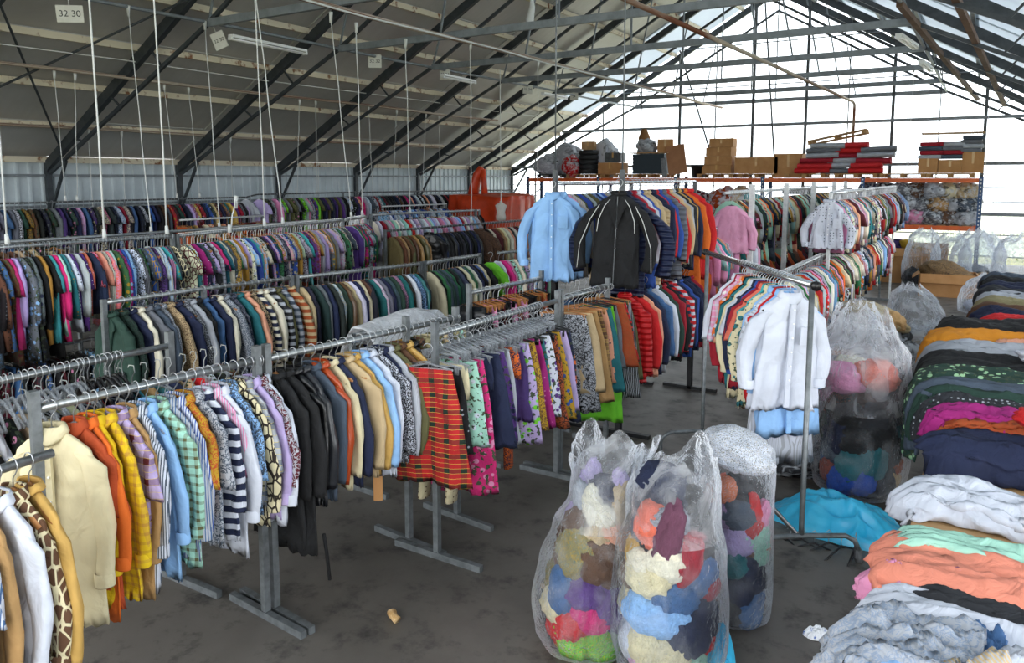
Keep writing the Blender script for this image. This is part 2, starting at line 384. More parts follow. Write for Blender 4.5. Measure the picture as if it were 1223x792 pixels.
pipe(-8.15, 5.12, 5.0, 22, .015, M['cord'], 'pale conduit running beside the cream and rust pipe', 'conduit')
b = MB(); b.tube([(-4.7, 8, 5.25), (-4.4, 18, 5.25), (-4.05, 28.0, 5.2), (-4.0, 28.05, 5.1), (-4.0, 28.05, 3.1)], .045, 8)
tag(b.build('pipe', M['rusty'], None, True), 'brown rusty pipe crossing to the gable and turning down there', 'pipe')
for p, q, la in (((-1.36, 13.5, 5.36), (-.47, 27.0, 5.0), 'rust-brown steel angle running to the gable under the right slope, left one'), ((-.6, 11.0, 5.1), (.2, 25.5, 4.68), 'rust-brown steel angle running to the gable under the right slope, right one')):
    b = MB(); b.bar(p, q, .09, .09); tag(b.build('steel_angle', M['rust_angle']), la, 'brace')
# thin bracing rods in the left slope and sagging rods before the gable
rods = [((-16.9, 5.8, 3.3), (-12.2, 9, 5.9)), ((-16.9, 9, 3.3), (-12.6, 5.8, 5.7)), ((-13.2, 5.8, 5.5), (-9.5, 12.2, 7.3))]
for i, (p, q) in enumerate(rods):
    b = MB(); b.tube([p, q], .022, 6); tag(b.build('bracing_rod', M['dark_steel']), ['dark bracing rod rising from the first wall post, left roof slope', 'dark bracing rod crossing behind the rusty pipe, left roof slope', 'dark bracing rod high on the left roof slope'][i], 'rod')
for i, (x0, x1) in enumerate(((-6.8, -6.2), (-9.7, -8.2))):
    b = MB(); b.tube([(x0, YG - 1.2, zroof(x0) - .4), (x1, YG - 1.4, 2.9)], .03, 6); tag(b.build('wire', M['dark_steel']), ['slanting dark wire before the gable, right one', 'slanting dark wire before the gable, left one'][i], 'wire')
# far gable: posts, girts and a pane in every field
wb = structure(link('wall_back', None))
px = [-17.5, -16.3, -14.9, -13.2, -11.6, -10.05, -8.7, -7.35, -5.55, -4.2, -2.85, -1.5, -.25, 1.2, 2.6, 4.4]
gz = [0.25, .92, 1.56, 1.95, 2.4, 2.8, 3.13, 4.55, 5.95, 7.4]
for i, x in enumerate(px[1:-1]):
    big = i in (4, 6, 7, 9, 11)
    w_ = .09 if big else .03
    MB().box((x - w_ / 2, YG - .08, 0), (x + w_ / 2, YG, zroof(x) - .05)).build('gable_post', M['galv_dark'], wb)
for z in gz:
    f = (ZR - z) / (ZR - ZE); f = min(f, 1); h = .1 if z in (3.13, 4.55, 1.56) else .03
    xa, xb = XM - f * (XM - XL) + .05, XM + f * (XM - XL) - .05
    MB().box((xa, YG - .1, z - h / 2), (xb, YG - .03, z + h / 2)).build('girt', M['grey_steel'], wb)
zz = gz + [ZR]
for i in range(len(px) - 1):
    for j in range(len(zz) - 1):
        xa, xb, za, zb = px[i] + .02, px[i + 1] - .02, zz[j] + .02, zz[j + 1] - .02
        ta, tb = min(zb, zroof(xa)), min(zb, zroof(xb))
        if max(ta, tb) <= za + .02: continue
        ta, tb = max(ta, za + .01), max(tb, za + .01)
        b = MB(); vs = [(x, y_, z) for y_ in (YG + .01, YG + .018) for x, z in ((xa, za), (xb, za), (xb, tb), (xa, ta))]
        b.add(vs, [(0, 1, 2, 3), (7, 6, 5, 4), (0, 4, 5, 1), (1, 5, 6, 2), (2, 6, 7, 3), (3, 7, 4, 0)])
        b.build('pane', M['pane'], wb)
# shrubs outside, seen low through the glazing
rnd = random.Random(5)
def leafy(x, y, h, label):
    b = MB()
    for i in range(420):
        a = rnd.uniform(0, 6.28); t = rnd.random(); r = h * .42 * math.sqrt(rnd.random()) * (1.1 - t * .6)
        c = Vector((r * math.cos(a), r * math.sin(a), t * h)); d = Vector((rnd.uniform(-1, 1), rnd.uniform(-1, 1), rnd.uniform(-.4, 1))).normalized() * .09
        n_ = d.orthogonal().normalized() * .03; b.add([c, c + d * .5 + n_, c + d, c + d * .5 - n_], [(0, 1, 2, 3)])
    t = thing('shrub', label, 'shrub', (x, y, -.12)); b.build('foliage', M['shrub'], t)['kind'] = 'stuff'
    MB().tube([(0, 0, 0), (0, 0, h * .8)], [.03, .01], 6).build('stem', M['pallet'], t)
leafy(.4, YG + 3.5, 1.9, 'yellow-green shrub outside the gable, right of the racking')
leafy(-1.3, YG + 2.5, 1.6, 'yellow-green shrub outside the gable, behind the racking end')
leafy(1.6, YG + 2.8, 1.5, 'low yellow-green shrub outside at the right edge')
# fluorescent fittings
def fitting(x, y, z, L, rot, label, tubes=2):
    t = thing('strip_light', label, 'light fitting', (x, y, z), rot)
    MB().box((-.06, -L / 2, 0), (.06, L / 2, .05)).build('housing', M['white_plastic'], t)
    for i in range(tubes):
        xx = (i - .5) * .09 if tubes > 1 else 0
        MB().tube([(xx, -L / 2 + .03, -.03), (xx, L / 2 - .03, -.03)], .016, 8).build('tube', M['tube_glass'], t, True)
    for s in (-1, 1): MB().box((-.05, s * L / 2 - .02, -.05), (.05, s * L / 2 + .02, 0)).build('end_cap', M['white_plastic'], t)
fitting(-11.8, 10.3, 5.2, 1.9, R(4), 'white twin-tube strip light nearest the left tie beam')
fitting(-11.7, 16.3, 5.2, 1.5, R(3), 'white strip light halfway down the hall, left side')
fitting(-11.6, 21.2, 5.2, 1.5, 0, 'white strip light farthest down the hall, left side')
fitting(-1.5, 16.6, 5.25, 1.5, R(-6), 'white strip light beside the right tie beam ends, near one')
fitting(-1.4, 20.0, 5.2, 1.5, R(-4), 'white strip light beside the right tie beam ends, far one')
# hanging number cards
def text_mesh(txt, size):
    c = bpy.data.curves.new('t', 'FONT'); c.body = txt; c.size = size; c.align_x = 'CENTER'; c.align_y = 'CENTER'; c.extrude = .001
    o = bpy.data.objects.new('t', c); COL.objects.link(o); dg = bpy.context.evaluated_depsgraph_get()
    me = bpy.data.meshes.new_from_object(o.evaluated_get(dg)); bpy.data.objects.remove(o); return me
def card(x, y, z, w, h, rz, tilt, txt, label, up=.5):
    t = thing('number_card', label, 'sign', (x, y, z), 0); t.rotation_euler = (0, tilt, rz)
    MB().box((-w / 2, -.008, -h / 2), (w / 2, .008, h / 2)).build('card', M['sign'], t)
    me = text_mesh(txt, min(h * .52, w * .36)); me.materials.clear(); me.materials.append(M['ink'])
    o = link('printed_number', me, t, (0, -.0095, 0)); o.rotation_euler = (R(90), 0, 0)
    MB().tube([(0, 0, h / 2), (0, 0, h / 2 + up)], .006, 5).build('string', M['cord'], t)
card(-11.85, 6.57, 5.13, .36, .25, R(52), R(-3), '32 30', 'white card printed 32 30, nearest of the hanging number cards', .12)
card(-11.85, 9.2, 5.13, .24, .3, R(28), R(-22), '32 30', 'tilted white number card hanging beside the strip light', .12)
card(-11.85, 13.3, 5.28, .29, .29, R(40), 0, '32 32', 'square white number card, third along the steel tube', .02)
card(-11.85, 15.9, 5.28, .26, .26, R(36), 0, '32 34', 'square white number card, fourth, by the second strip light', .02)
card(-11.85, 20.0, 5.3, .28, .26, R(30), R(4), '33 34', 'white number card, fifth along the tube, before the far gable', .02)
card(-11.85, 23.0, 5.35, .26, .24, R(28), 0, '34', 'farthest small white number card under the roof', .02)

# ------------------------------------------------------------------ garments
HW = dict(shirt=.215, jacket=.225, coat=.235, dress=.2, blouse=.2, tee=.205, skirt=.17, trousers=.18)
def foldfn(seed, amp, hem, hi=False):
    r = random.Random(seed); ks = [(r.uniform(24, 72) if hi else r.uniform(14, 30), r.uniform(0, 6.3), r.uniform(.5, 1)) for _ in range(4)]; sk = r.uniform(-.5, .5); z1 = r.uniform(3, 7)
    def f(x, t, side):
        g = amp * (.25 + 1.1 * t)
        v = sum(a * math.sin(k * (x * (1 - .25 * t) + sk * .1 * t) + p + side * 1.7 + .6 * math.sin(z1 * t + p)) for k, p, a in ks) / 2.2
        return g * v
    return f
def body_rings(b, prof, n, th, seed, amp, ex=.75, hi=False):
    """prof: list of (z, halfwidth, thickness factor)"""
    fo = foldfn(seed, amp, 0, hi); zt, zb = prof[0][0], prof[-1][0]; rings = []
    r = random.Random(seed + 9); hemj = [r.uniform(-.012, .012) for _ in range(n)]
    for i, (z, w, tf) in enumerate(prof):
        t = (zt - z) / max(zt - zb, .01); ring = []
        for k in range(n):
            a = 2 * math.pi * k / n; ca, sa = math.cos(a), math.sin(a)
            x = w * math.copysign(abs(ca) ** ex, ca); y = th * tf * math.copysign(abs(sa) ** .8, sa)
            y += fo(x, t, 0 if sa > 0 else 1) * min(1, abs(sa) * 1.6); y += ((.02 * noise.noise((x * 7 + seed, z * 5, 0)) + .012 * (1 - 2 * abs(noise.noise((x * 9 - z * 5, z * 9 + seed, 4))))) * min(1, abs(sa) * 2) * min(1, t * 6)) if hi else 0; x += fo(y * 3 + .3, t, 1) * .5 * abs(ca)
            ring.append((x, y, z + (hemj[k] if i > len(prof) - 3 else 0)))
        rings.append(ring)
    last = rings[-1]; rings.append([(x * .93, y * .6, z + .05) for x, y, z in last])
    b.rings(rings)
def lerp_prof(keys, n):
    out = []
    for i in range(n):
        u = i / (n - 1) * (len(keys) - 1); j = min(int(u), len(keys) - 2); f = u - j
        out.append(tuple(a + (c - a) * f for a, c in zip(keys[j], keys[j + 1])))
    return out
def garment_mb(kind, L, slv, seed, hi, th, part, spread=0):
    """part: body / sleeve_l / sleeve_r / all.  Rail centre is the origin, hanging down -z"""
    r = random.Random(seed * 7 + 3); b = MB(); hw = HW[kind]; n = (72 if spread else 44) if hi else 14; nl = (26 if spread else 20) if hi else 6
    amp = (.019 if hi else .015) * (1.5 if kind in ('dress', 'skirt', 'blouse') else 1) * (.6 if kind in ('jacket', 'coat') else 1) * (1.7 if spread else 1)
    flare = dict(shirt=1.03, jacket=1.05, coat=1.12, dress=1.2, blouse=1.12, tee=1.03, skirt=1.5, trousers=1)[kind]
    sd = r.uniform(-.012, .012)
    if part in ('body', 'all'):
        if kind == 'skirt':
            body_rings(b, lerp_prof([(-.1, hw * .95, .5), (-.1 - .35 * L, hw * 1.22, 1), (-.1 - L, hw * flare, 1.25)], nl + 2), n, th, seed, amp * 1.3, hi=hi)
        elif kind == 'trousers':
            body_rings(b, lerp_prof([(-.1, hw * .85, .5), (-.22, hw, .8), (-.34, hw * 1.02, .9)], 4), n, th, seed, amp * .4)
            for s in (-1, 1):
                b.tube([(s * .085, 0, -.3), (s * .09, 0, -.32 - .3 * L), (s * .095, sd, -.1 - L)], [(.088, th * .8), (.078, th * .75), (.08, th * .8)], 12 if hi else 8)
        else:
            top = [(-.075, .055, .6), (-.09, .075, .75), (-.125, hw * .6, .85), (-.17, hw * .86, .85), (-.235, hw * .96, .9)]
            if kind == 'dress': low = [(-.42, hw * .92, 1), (-.55, hw * .86, .95), (-.1 - L, hw * flare, 1.15)]
            else: low = [(-.42, hw * .93, 1), (-.1 - L, hw * flare * .97, 1.05)]
            body_rings(b, top + lerp_prof([top[-1]] + low, nl)[1:], n, th, seed, amp, hi=hi)
    for s, nm in ((-1, 'sleeve_l'), (1, 'sleeve_r')):
        if part not in (nm, 'all', 'cuff_l' if s < 0 else 'cuff_r') or slv <= 0 or kind in ('skirt', 'trousers'): continue
        q = random.Random(seed * 13 + s); sp = (q.uniform(.05, .11) if hi else q.uniform(.03, .085)) + spread; fy = q.uniform(-.05, .02); big = {'jacket': 1.15, 'coat': 1.2}.get(kind, 1)
        x0 = hw * .8; ra = .062 * big; tt = th * 1.05
        if slv > .4:
            ks = [((x0 - .04, 0, -.18), .045, .7), ((x0 + .02, fy * .2, -.24), ra, .85), ((x0 + sp * .7, fy * .5, -.38), ra * .95, .9), ((x0 + sp, fy, -.17 - slv * .55), ra * .88, .9), ((x0 + sp * .95, fy * 1.2, -.17 - slv * .82), ra * .76, .85), ((x0 + sp * .8, fy * 1.3, -.17 - slv), ra * .62 * (1.15 if big > 1 else 1), .8)]
        else:
            ks = [((x0 - .04, 0, -.18), .045, .7), ((x0 + .02, fy * .2, -.24), ra, .85), ((x0 + sp * .6, fy * .5, -.17 - slv * .6), ra * 1.12, .95), ((x0 + sp * .9, fy, -.17 - slv), ra * 1.25, 1)]
        m = 16 if hi else 8; fo = foldfn(seed + s * 5, .014 if hi else .009, 0); steps = 16 if hi else (5 if slv > .4 else 3); rings = []
        for i in range(steps):
            u = i / (steps - 1) * (len(ks) - 1); j = min(int(u), len(ks) - 2); f = u - j
            c = [a + (d - a) * f for a, d in zip(ks[j][0], ks[j + 1][0])]; rr = ks[j][1] + (ks[j + 1][1] - ks[j][1]) * f; tf = ks[j][2] + (ks[j + 1][2] - ks[j][2]) * f
            rings.append([(s * (c[0] + (rr + fo(i * .03 + k * .3, .6, 0)) * math.cos(a)), c[1] + (tt * tf + fo(k * .31 + i * .02, .5, 1)) * math.sin(a), c[2] - .012 * math.cos(a)) for k in range(m) for a in [2 * math.pi * k / m]])
        if part.startswith('cuff'):
            c, rr, tf = ks[-1]
            b.rings([[(s * (c[0] + (rr * g + .004) * math.cos(a)), c[1] + (tt * tf * g + .012) * math.sin(a), c[2] + dz) for k in range(14) for a in [2 * math.pi * k / 14]] for g, dz in ((1.0, .062), (1.08, .058), (1.1, .0), (1.08, -.006), (.8, .0))], (False, True)); continue
        la = rings[-1]; cx = sum(p[0] for p in la) / m; cy = sum(p[1] for p in la) / m
        rings.append([(cx + (x - cx) * .8, cy + (y - cy) * .6, z + .03) for x, y, z in la]); b.rings(rings)
    return b
MESH = {}
def gmesh(kind, L, slv, seed, hi, th, part, spread=0):
    key = (spread, kind, round(L, 2), round(slv, 2), seed, hi, round(th, 3), part)
    if key not in MESH: MESH[key] = garment_mb(kind, L, slv, seed, hi, th, part, spread).mesh(part, PAT['plain'], True)
    return MESH[key]
def collar_mesh(th, style):
    k = ('collar', round(th, 3), style)
    if k in MESH: return MESH[k]
    b = MB(); n = 22; rings = []
    for z, rx, ry in ((-.045, .058, .036), (-.042, .066, .044), (-.082 if style == 'shirt' else -.07, .082, .056), (-.10 if style == 'shirt' else -.08, .074, .05), (-.075, .06, .04)):
        rings.append([((rx * math.cos(a)), ry * math.sin(a) * (.8 + 4 * th), z - (.035 * max(0, -math.sin(a)) ** 3 if z < -.06 and style == 'shirt' else 0) - .012 * (math.sin(a) < -.5)) for i in range(n) for a in [2 * math.pi * i / n]])
    b.rings(rings + [rings[0]], (False, False)); MESH[k] = b.mesh('collar', PAT['plain'], True); return MESH[k]
HK = [(0, 0, -.1), (0, 0, -.015), (.006, 0, -.005), (.02, 0, .01), (.031, 0, .028), (.033, 0, .048), (.022, 0, .067), (0, 0, .074), (-.022, 0, .067), (-.032, 0, .05)]
HDROP = .04
def hanger_mesh(mat, shape='arms', hi=True):
    k = ('hanger', mat, shape, hi)
    if k in MESH: return MESH[k]
    b = MB(); n = 6 if hi else 4
    if shape == 'arms':
        b.tube([(-.17, 0, -.195), (-.1, 0, -.14), (-.035, 0, -.085), (0, 0, -.07), (.035, 0, -.085), (.1, 0, -.14), (.17, 0, -.195)] if hi else [(-.16, 0, -.185), (0, 0, -.085), (.16, 0, -.185)], [((.015, .022) if mat == 'wood_hanger' else (.009, .014))] * (7 if hi else 3), n)
    else:
        b.tube([(-.17, 0, -.1), (.17, 0, -.1)], .007, n); b.tube([(-.17, 0, -.1), (-.05, 0, -.075), (0, 0, -.06), (.05, 0, -.075), (.17, 0, -.1)], .006, n)
        for s in (-1, 1): b.box((s * .14 - .016, -.012, -.15), (s * .14 + .016, .012, -.095))
    b.m = 1; b.tube(HK if hi else HK[::2] + [HK[-1]], .0028 if hi else .0035, 5 if hi else 3)
    MESH[k] = b.mesh('hanger', [M[mat], M['wire']], hi); return MESH[k]
HMAT = {'wood': 'wood_hanger', 'black': 'black_plastic', 'white': 'white_plastic', 'clear': 'clear_hanger', 'wire': 'wire'}
C = dict(white='ccd1dd', ivory='e3dcc6', cream='d6cba6', beige='c2aa83', tan='b08a58', camel='c19a52', khaki='8d8460', olive='5c5a38', brown='5b3d28', rust='a8431b', copper='9c4a20',
         orange='d8661c', peach='e2a183', coral='dd6f58', red='c3191d', scarlet='b01a1c', crimson='9a1428', maroon='571521', pink='dc8fb4', fuchsia='c9246f', magenta='a01e74', lilac='b3a2cf', purple='54307a', violet='3f2a63',
         navy='16203f', blue='2b4f9e', cobalt='1d50b0', denim='3f6390', sky='8db8e6', teal='1f6a72', turquoise='3fa7ad', mint='9fd0bd', green='2c6a3e', forest='1d3a30', lime='6fc92c', yellow='dcb912', mustard='b08a1e', gold='b98a34',
         black='0c0d10', charcoal='25272c', grey='6d7078', silver='a9adb5', slate='44505f')
ROWS = {}
def front_details(t, kind, L, th, cc, pat, c2c, spread):
    if kind in ('skirt', 'trousers', 'tee', 'dress'): return
    y = -(th * .95 + (.016 if spread else .01)); key = ('front', kind, round(L, 2), round(th, 3), bool(spread))
    if key not in MESH:
        b = MB()
        if kind in ('jacket', 'coat'):
            for s in (-1, 1):
                p = [(s * .03, y * .7, -.095), (s * .085, y * .9, -.15), (s * .1, y - .004, -.2), (s * .07, y - .006, -.22), (s * .008, y - .006, -.42), (s * .004, y - .002, -.2)]
                b.add(p + [(x, q + .012, z) for x, q, z in p], [(0, 1, 2, 3, 4, 5), (11, 10, 9, 8, 7, 6)] + [(i, (i + 1) % 6, (i + 1) % 6 + 6, i + 6) for i in range(6)])
            MESH[key] = b.mesh('lapel', PAT['plain'])
        else:
            n = 10
            for i in range(n):
                z0, z1 = -.13 - (L - .06) * i / n, -.13 - (L - .06) * (i + 1) / n; b.box((-.016, y - .004, z1), (.016, y + .012, z0))
            MESH[key] = b.mesh('placket', PAT['plain'])
        bb = MB(); nb = 3 if kind == 'jacket' else 6
        for i in range(nb):
            z = -.17 - (L - .2) * i / nb if kind not in ('jacket', 'coat') else -.42 - .1 * i
            bb.tube([(.004, y - .006, z), (.004, y - .011, z)], .006 if nb > 3 else .01, 8)
        MESH[key + ('b',)] = bb.mesh('buttons', M['white_plastic'] if kind in ('shirt', 'blouse') else M['black_plastic'])
        pk = MB(); s_ = 1
        for s_ in (1,):
            zt, h, w = (-.3, .13, .1) if kind in ('shirt', 'blouse') else (-.1 - L * .62, .05, .13)
            pk.box((s_ * .11 - w / 2, y - .002, zt - h), (s_ * .11 + w / 2, y + .014, zt))
        MESH[key + ('p',)] = pk.mesh('pocket', PAT['plain'])
    nm = 'lapel' if kind in ('jacket', 'coat') else 'placket'
    paint(link(nm, MESH[key], t), cc, pat, c2c); link('buttons', MESH[key + ('b',)], t)
    if spread or kind in ('jacket', 'coat'): paint(link('pocket', MESH[key + ('p',)], t), cc, pat, c2c)
def garment(kind, col, pos, rz=0, L=.75, slv=.55, seed=0, hi=True, th=.03, pat='plain', c2='white', hang='black', row='', collar=None, label=None, cat=None, sx=1, tilt=0, word=None, group=None, spread=0, det=False):
    word = word or {'tee': 'short-sleeved top', 'shirt': 'shirt'}.get(kind, kind)
    if kind in ('shirt', 'blouse', 'dress') and 0 < slv < .4: word = 'short-sleeved ' + word
    name = {'tee': 'top'}.get(kind, kind)
    cc = C.get(col, col); c2c = C.get(c2, c2); clip = kind in ('skirt', 'trousers')
    if hi:
        t = thing(name, 'x', cat or kind, pos, rz, group)
        o = link('body', gmesh(kind, L, slv, seed, True, th, 'body', spread), t); paint(o, cc, pat, c2c)
        if slv > 0 and not clip:
            for s in ('sleeve_l', 'sleeve_r'): o = link('sleeve', gmesh(kind, L, slv, seed, True, th, s, spread), t); paint(o, cc, pat, c2c)
        if collar and not clip: o = link('collar', collar_mesh(th, collar), t); paint(o, cc, pat, c2c)
        if kind in ('shirt', 'blouse') and slv > .45:
            for s in ('cuff_l', 'cuff_r'): o = link('cuff', gmesh(kind, L, slv, seed, True, th, s, spread), t); paint(o, cc, pat, c2c)
        if det or label: front_details(t, kind, L, th, cc, pat, c2c, spread)
        link('hanger', hanger_mesh(HMAT[hang], 'clip' if clip else 'arms'), t)
    else:
        t = link(name, gmesh(kind, L, slv, seed, False, th, 'all'), None, pos, rz); paint(t, cc, pat, c2c); tag(t, 'x', cat or kind, group)
        link('hanger', hanger_mesh(HMAT[hang], 'clip' if clip else 'arms', False), t)
    t.location.z -= HDROP; t.scale = (sx, 1, 1); t.rotation_euler = (tilt or R(random.Random(len(COL.objects)).uniform(-3.5, 3.5)), R(random.Random(len(COL.objects) + 1).uniform(-2.5, 2.5)), rz)
    t['category'] = {'tee': 'top'}.get(cat or kind, cat or kind)
    if label: t['label'] = label
    else: ROWS.setdefault(row, []).append(dict(o=t, c=col, w=word, p='' if pat in ('plain', 'puffer', 'corduroy') else pat))
    return t
def walk(pts):
    pts = [Vector(p) for p in pts]; seg = [(pts[i + 1] - pts[i]).length for i in range(len(pts) - 1)]; tot = sum(seg)
    def at(d):
        d = max(0, min(d, tot - 1e-6)); i = 0
        while d > seg[i]: d -= seg[i]; i += 1
        p = pts[i] + (pts[i + 1] - pts[i]) * (d / seg[i]); v = pts[i + 1] - pts[i]
        return p, math.atan2(v.y, v.x) - math.pi / 2
    return at, tot
def jit(hexc, r, a=.09):
    c = C.get(hexc, hexc); k = 1 + r.uniform(-a, a); return ''.join('%02x' % max(0, min(255, int(int(c[i:i+2], 16) * k + r.uniform(-6, 6)))) for i in (0, 2, 4))
def fill_row(row, pts, d0, d1, step, pal, seed, kinds, hi=False, th=.026, pats=('plain',), hangs=('black', 'white', 'wood'), Lr=(.62, .8), slvs=(.22, .55), skip=None, yaw=7, sx=(.9, 1.08), group=None, vari=3, extra=None):
    r = random.Random(seed); at, tot = walk(pts); d = d0; last = None; pal = pal.split() if isinstance(pal, str) else pal; n = 0
    while d < min(d1, tot):
        col = r.choice(pal)
        if col == last: col = r.choice(pal)
        last = col; p, a = at(d); kd = r.choice(kinds); L = r.choice([Lr[0], (Lr[0] + Lr[1]) / 2, Lr[1]]); pt = r.choice(pats)
        if kd in ('dress',): L = L if Lr[1] > .9 else L + .3
        c2 = r.choice(['white', 'black', 'navy', 'cream', 'pink', 'maroon', 'sky', 'mustard'])
        if c2 == col: c2 = 'grey'
        o = garment(kd, col, p, a + R(r.uniform(-yaw, yaw)), L, r.choice(slvs) if kd != 'coat' else .6, r.randrange(vari), hi, th, pt, c2, r.choice(hangs), row, 'shirt' if hi else None, sx=r.uniform(*sx), group=group)
        jc = jit(col, r)
        for q in [o] + list(o.children):
            if q.material_slots and q.name.split('.')[0] != 'hanger': q.color = L4(jc)
        d += step * r.uniform(.75, 1.25); n += 1
def list_row(row, pts, d0, step, spec, hi=True, th=.026, seed=1, group=None, hangs=('black',), yaw=5, face=5, wide=1):
    """spec items: 'kind colour pattern c2 L sleeve hanger' - missing ones take defaults"""
    r = random.Random(seed); at, tot = walk(pts); d = d0
    for s in spec:
        f = s.split(); kd, col = f[0], f[1]; pat = f[2] if len(f) > 2 else 'plain'; c2 = f[3] if len(f) > 3 else 'white'
        L = float(f[4]) if len(f) > 4 else .78; sl = float(f[5]) if len(f) > 5 else .58; hg = f[6] if len(f) > 6 else r.choice(hangs); st = float(f[7]) if len(f) > 7 else 1
        p, a = at(d); yw = float(f[8]) if len(f) > 8 else face + r.uniform(-yaw, yaw)
        garment(kd, col, p, a + R(yw), L, sl, r.randrange(5), hi, th * st ** .5, pat, c2, hg, row, 'coat' if kd in ('jacket', 'coat') else 'shirt' if kd in ('shirt', 'blouse') else None, sx=r.uniform(.95, 1.08) * wide, group=group, det=(st >= 1.1 or d < d0 + 2.5 * step))
        d += step * st
def finish_labels():
    used = {}
    for row, L in ROWS.items():
        rn = row; n = len(L)
        def nm(i): return L[i]['c'] if 0 <= i < n else None
        cands = []
        for i, g in enumerate(L):
            me = ' '.join(x for x in (g['c'], g['p'], g['w']) if x); a, b_ = nm(i - 1), nm(i + 1)
            if a and b_: nb = 'between %s and %s' % (a, b_)
            elif b_: nb = 'at the near end before %s' % b_
            else: nb = 'at the far end after %s' % a
            part = 'near' if i < n / 3 else 'middle' if i < 2 * n / 3 else 'far'
            opts = ['%s %s, %s' % (me, nb, rn), '%s %s, %s part of %s' % (me, nb, part, rn)]
            if a and b_ and nm(i + 2): opts.append('%s between %s and %s then %s, %s' % (me, a, b_, nm(i + 2), rn))
            if a and b_ and nm(i - 2): opts.append('%s after %s then %s, before %s, %s' % (me, nm(i - 2), a, b_, rn))
            cands.append(opts)
        cnt = {}
        for o_ in cands:
            for x in o_: cnt[x] = cnt.get(x, 0) + 1
        for g, o_ in zip(L, cands):
            pick = next((x for x in o_ if cnt[x] == 1 and x not in used and len(x.split()) <= 15), None)
            if pick is None or len(pick.split()) > 16:
                pick = next((x for x in (o_[1], o_[0], '%s on %s' % (o_[0].split(' between ')[0].split(' at the ')[0], rn)) if len(x.split()) <= 16), None) or ' '.join(o_[0].split()[:16]); g['o']['group'] = 'look-alike clothes on ' + rn
            used[pick] = 1; g['o']['label'] = pick
# ------------------------------------------------------------------ racks
def rack(pts, label, posts=(), feet=True, rail_m='rail', post_m='galv', r=.02, sq=.042, mids=(), group=None, side=.38, over=.09, name='clothes_rack', cat='rack', pdx=0):
    """pts: rail polyline; posts: distances along the rail that carry an upright with a T foot"""
    p0 = Vector(pts[0]); t = thing(name, label, cat, (p0.x, p0.y, 0), 0, group)
    q = [Vector(p) - Vector((p0.x, p0.y, 0)) for p in pts]
    MB().tube(q, r, 10).build('rail', M[rail_m], t, True)
    at, tot = walk(pts)
    for d in posts:
        p, a = at(d if d >= 0 else tot + d); p = p - Vector((p0.x, p0.y, 0)); zt = p.z + over
        e = MB(); c, s = math.cos(a), math.sin(a); rm = Matrix.Rotation(a, 3, 'Z')
        # posts stand just beside the rail end so that the tube runs into them
        e.box((-sq / 2, -sq / 2, .05), (sq / 2, sq / 2, zt), rm, (p.x + pdx, p.y, 0)); e.build('post', M[post_m], t)
        if feet:
            f = MB(); f.box((-side, -sq / 2, 0), (side, sq / 2, .045), rm, (p.x, p.y, 0)); f.build('foot', M[post_m], t)
    for z in mids:
        MB().tube([Vector((v.x, v.y, z)) for v in q], r * .8, 8).build('lower_rail', M[rail_m], t, True)
    return t
def empties(row, pts, d0, d1, step, seed, hang, label, group, clip=False):
    at, tot = walk(pts); d = d0; r = random.Random(seed)
    while d < min(d1, tot):
        p, a = at(d); o = link('clothes_hanger', hanger_mesh(HMAT[hang], 'clip' if clip else 'arms'), None, p - Vector((0, 0, HDROP)), a + R(r.uniform(-14, 14)))
        tag(o, label, 'hanger', group); d += step * r.uniform(.7, 1.3)
# ------------------------------------------------------------------ front row, nearest racks
ZF = 1.62
def rail(*p): return [(x, y, z) for x, y, z in p]
# R0: stub at the lower left
P0 = rail((-3.36, .55, 1.50), (-3.34, 1.66, 1.53))
rack(P0, 'short galvanised rack rail at the lower left corner of the hall', (), over=.0)
list_row('lower left stub rack', P0, .38, .062, ['shirt white plain white .9 .6 white 1.2', 'shirt silver striped white .85 .6 clear', 'shirt cream plain white .85 .6 clear', 'shirt olive plain white .8 .25 clear', 'shirt cream checked beige .8 .6 clear', 'shirt maroon plain white .9 .6 clear', 'shirt white striped denim .8 .28 clear', 'shirt tan plain white .85 .6 wood', 'shirt white plain white .85 .6 clear', 'shirt brown batik cream .85 .6 wood', 'jacket camel plain white .86 .6 wood'], th=.028)
# R1: the long front row
P1 = rail((-3.74, 1.79, ZF), (-3.638, 3.014, ZF)); P1b = rail((-3.63, 3.06, ZF), (-3.45, 4.76, ZF))
rack(P1, 'galvanised clothes rack of the front row, cream shirt at its near end', (0, -.02), side=.36)
rack(P1b, 'galvanised clothes rack of the front row carrying coats and jackets', (0, -.55, -.02), side=.36)
list_row('front shirt rack', P1, .07, .0525, ['shirt cream plain white .92 .66 clear 1.9 30', 'shirt rust plain white .9 .34 clear 1.2 18', 'shirt orange plain white .95 .6 clear .7', 'shirt yellow plain white .88 .63 clear', 'shirt yellow checked gold .88 .62 clear', 'shirt lilac plaid maroon .66 .3 clear', 'shirt tan plain white .92 .64 clear', 'shirt white striped slate .9 .62 clear', 'shirt sky plain white .9 .6 clear', 'shirt mint checked olive .85 .6 clear', 'shirt silver striped denim .82 .62 clear', 'shirt white striped blue .85 .6 clear', 'shirt mustard paisley rust .62 .34 clear', 'shirt silver paisley slate .78 .38 clear', 'shirt navy banded white .8 .55 clear',
  'shirt pink striped white .64 .36 clear', 'shirt white plain white .92 .62 clear', 'shirt slate paisley sky .7 .4 black', 'shirt cream batik 241a12 .8 .62 black', 'shirt silver plaid slate .66 .36 clear', 'shirt lilac plain white .78 .6 clear', 'shirt maroon paisley silver .66 .5 clear', 'shirt white plain white .82 .62 wood'], th=.0245)
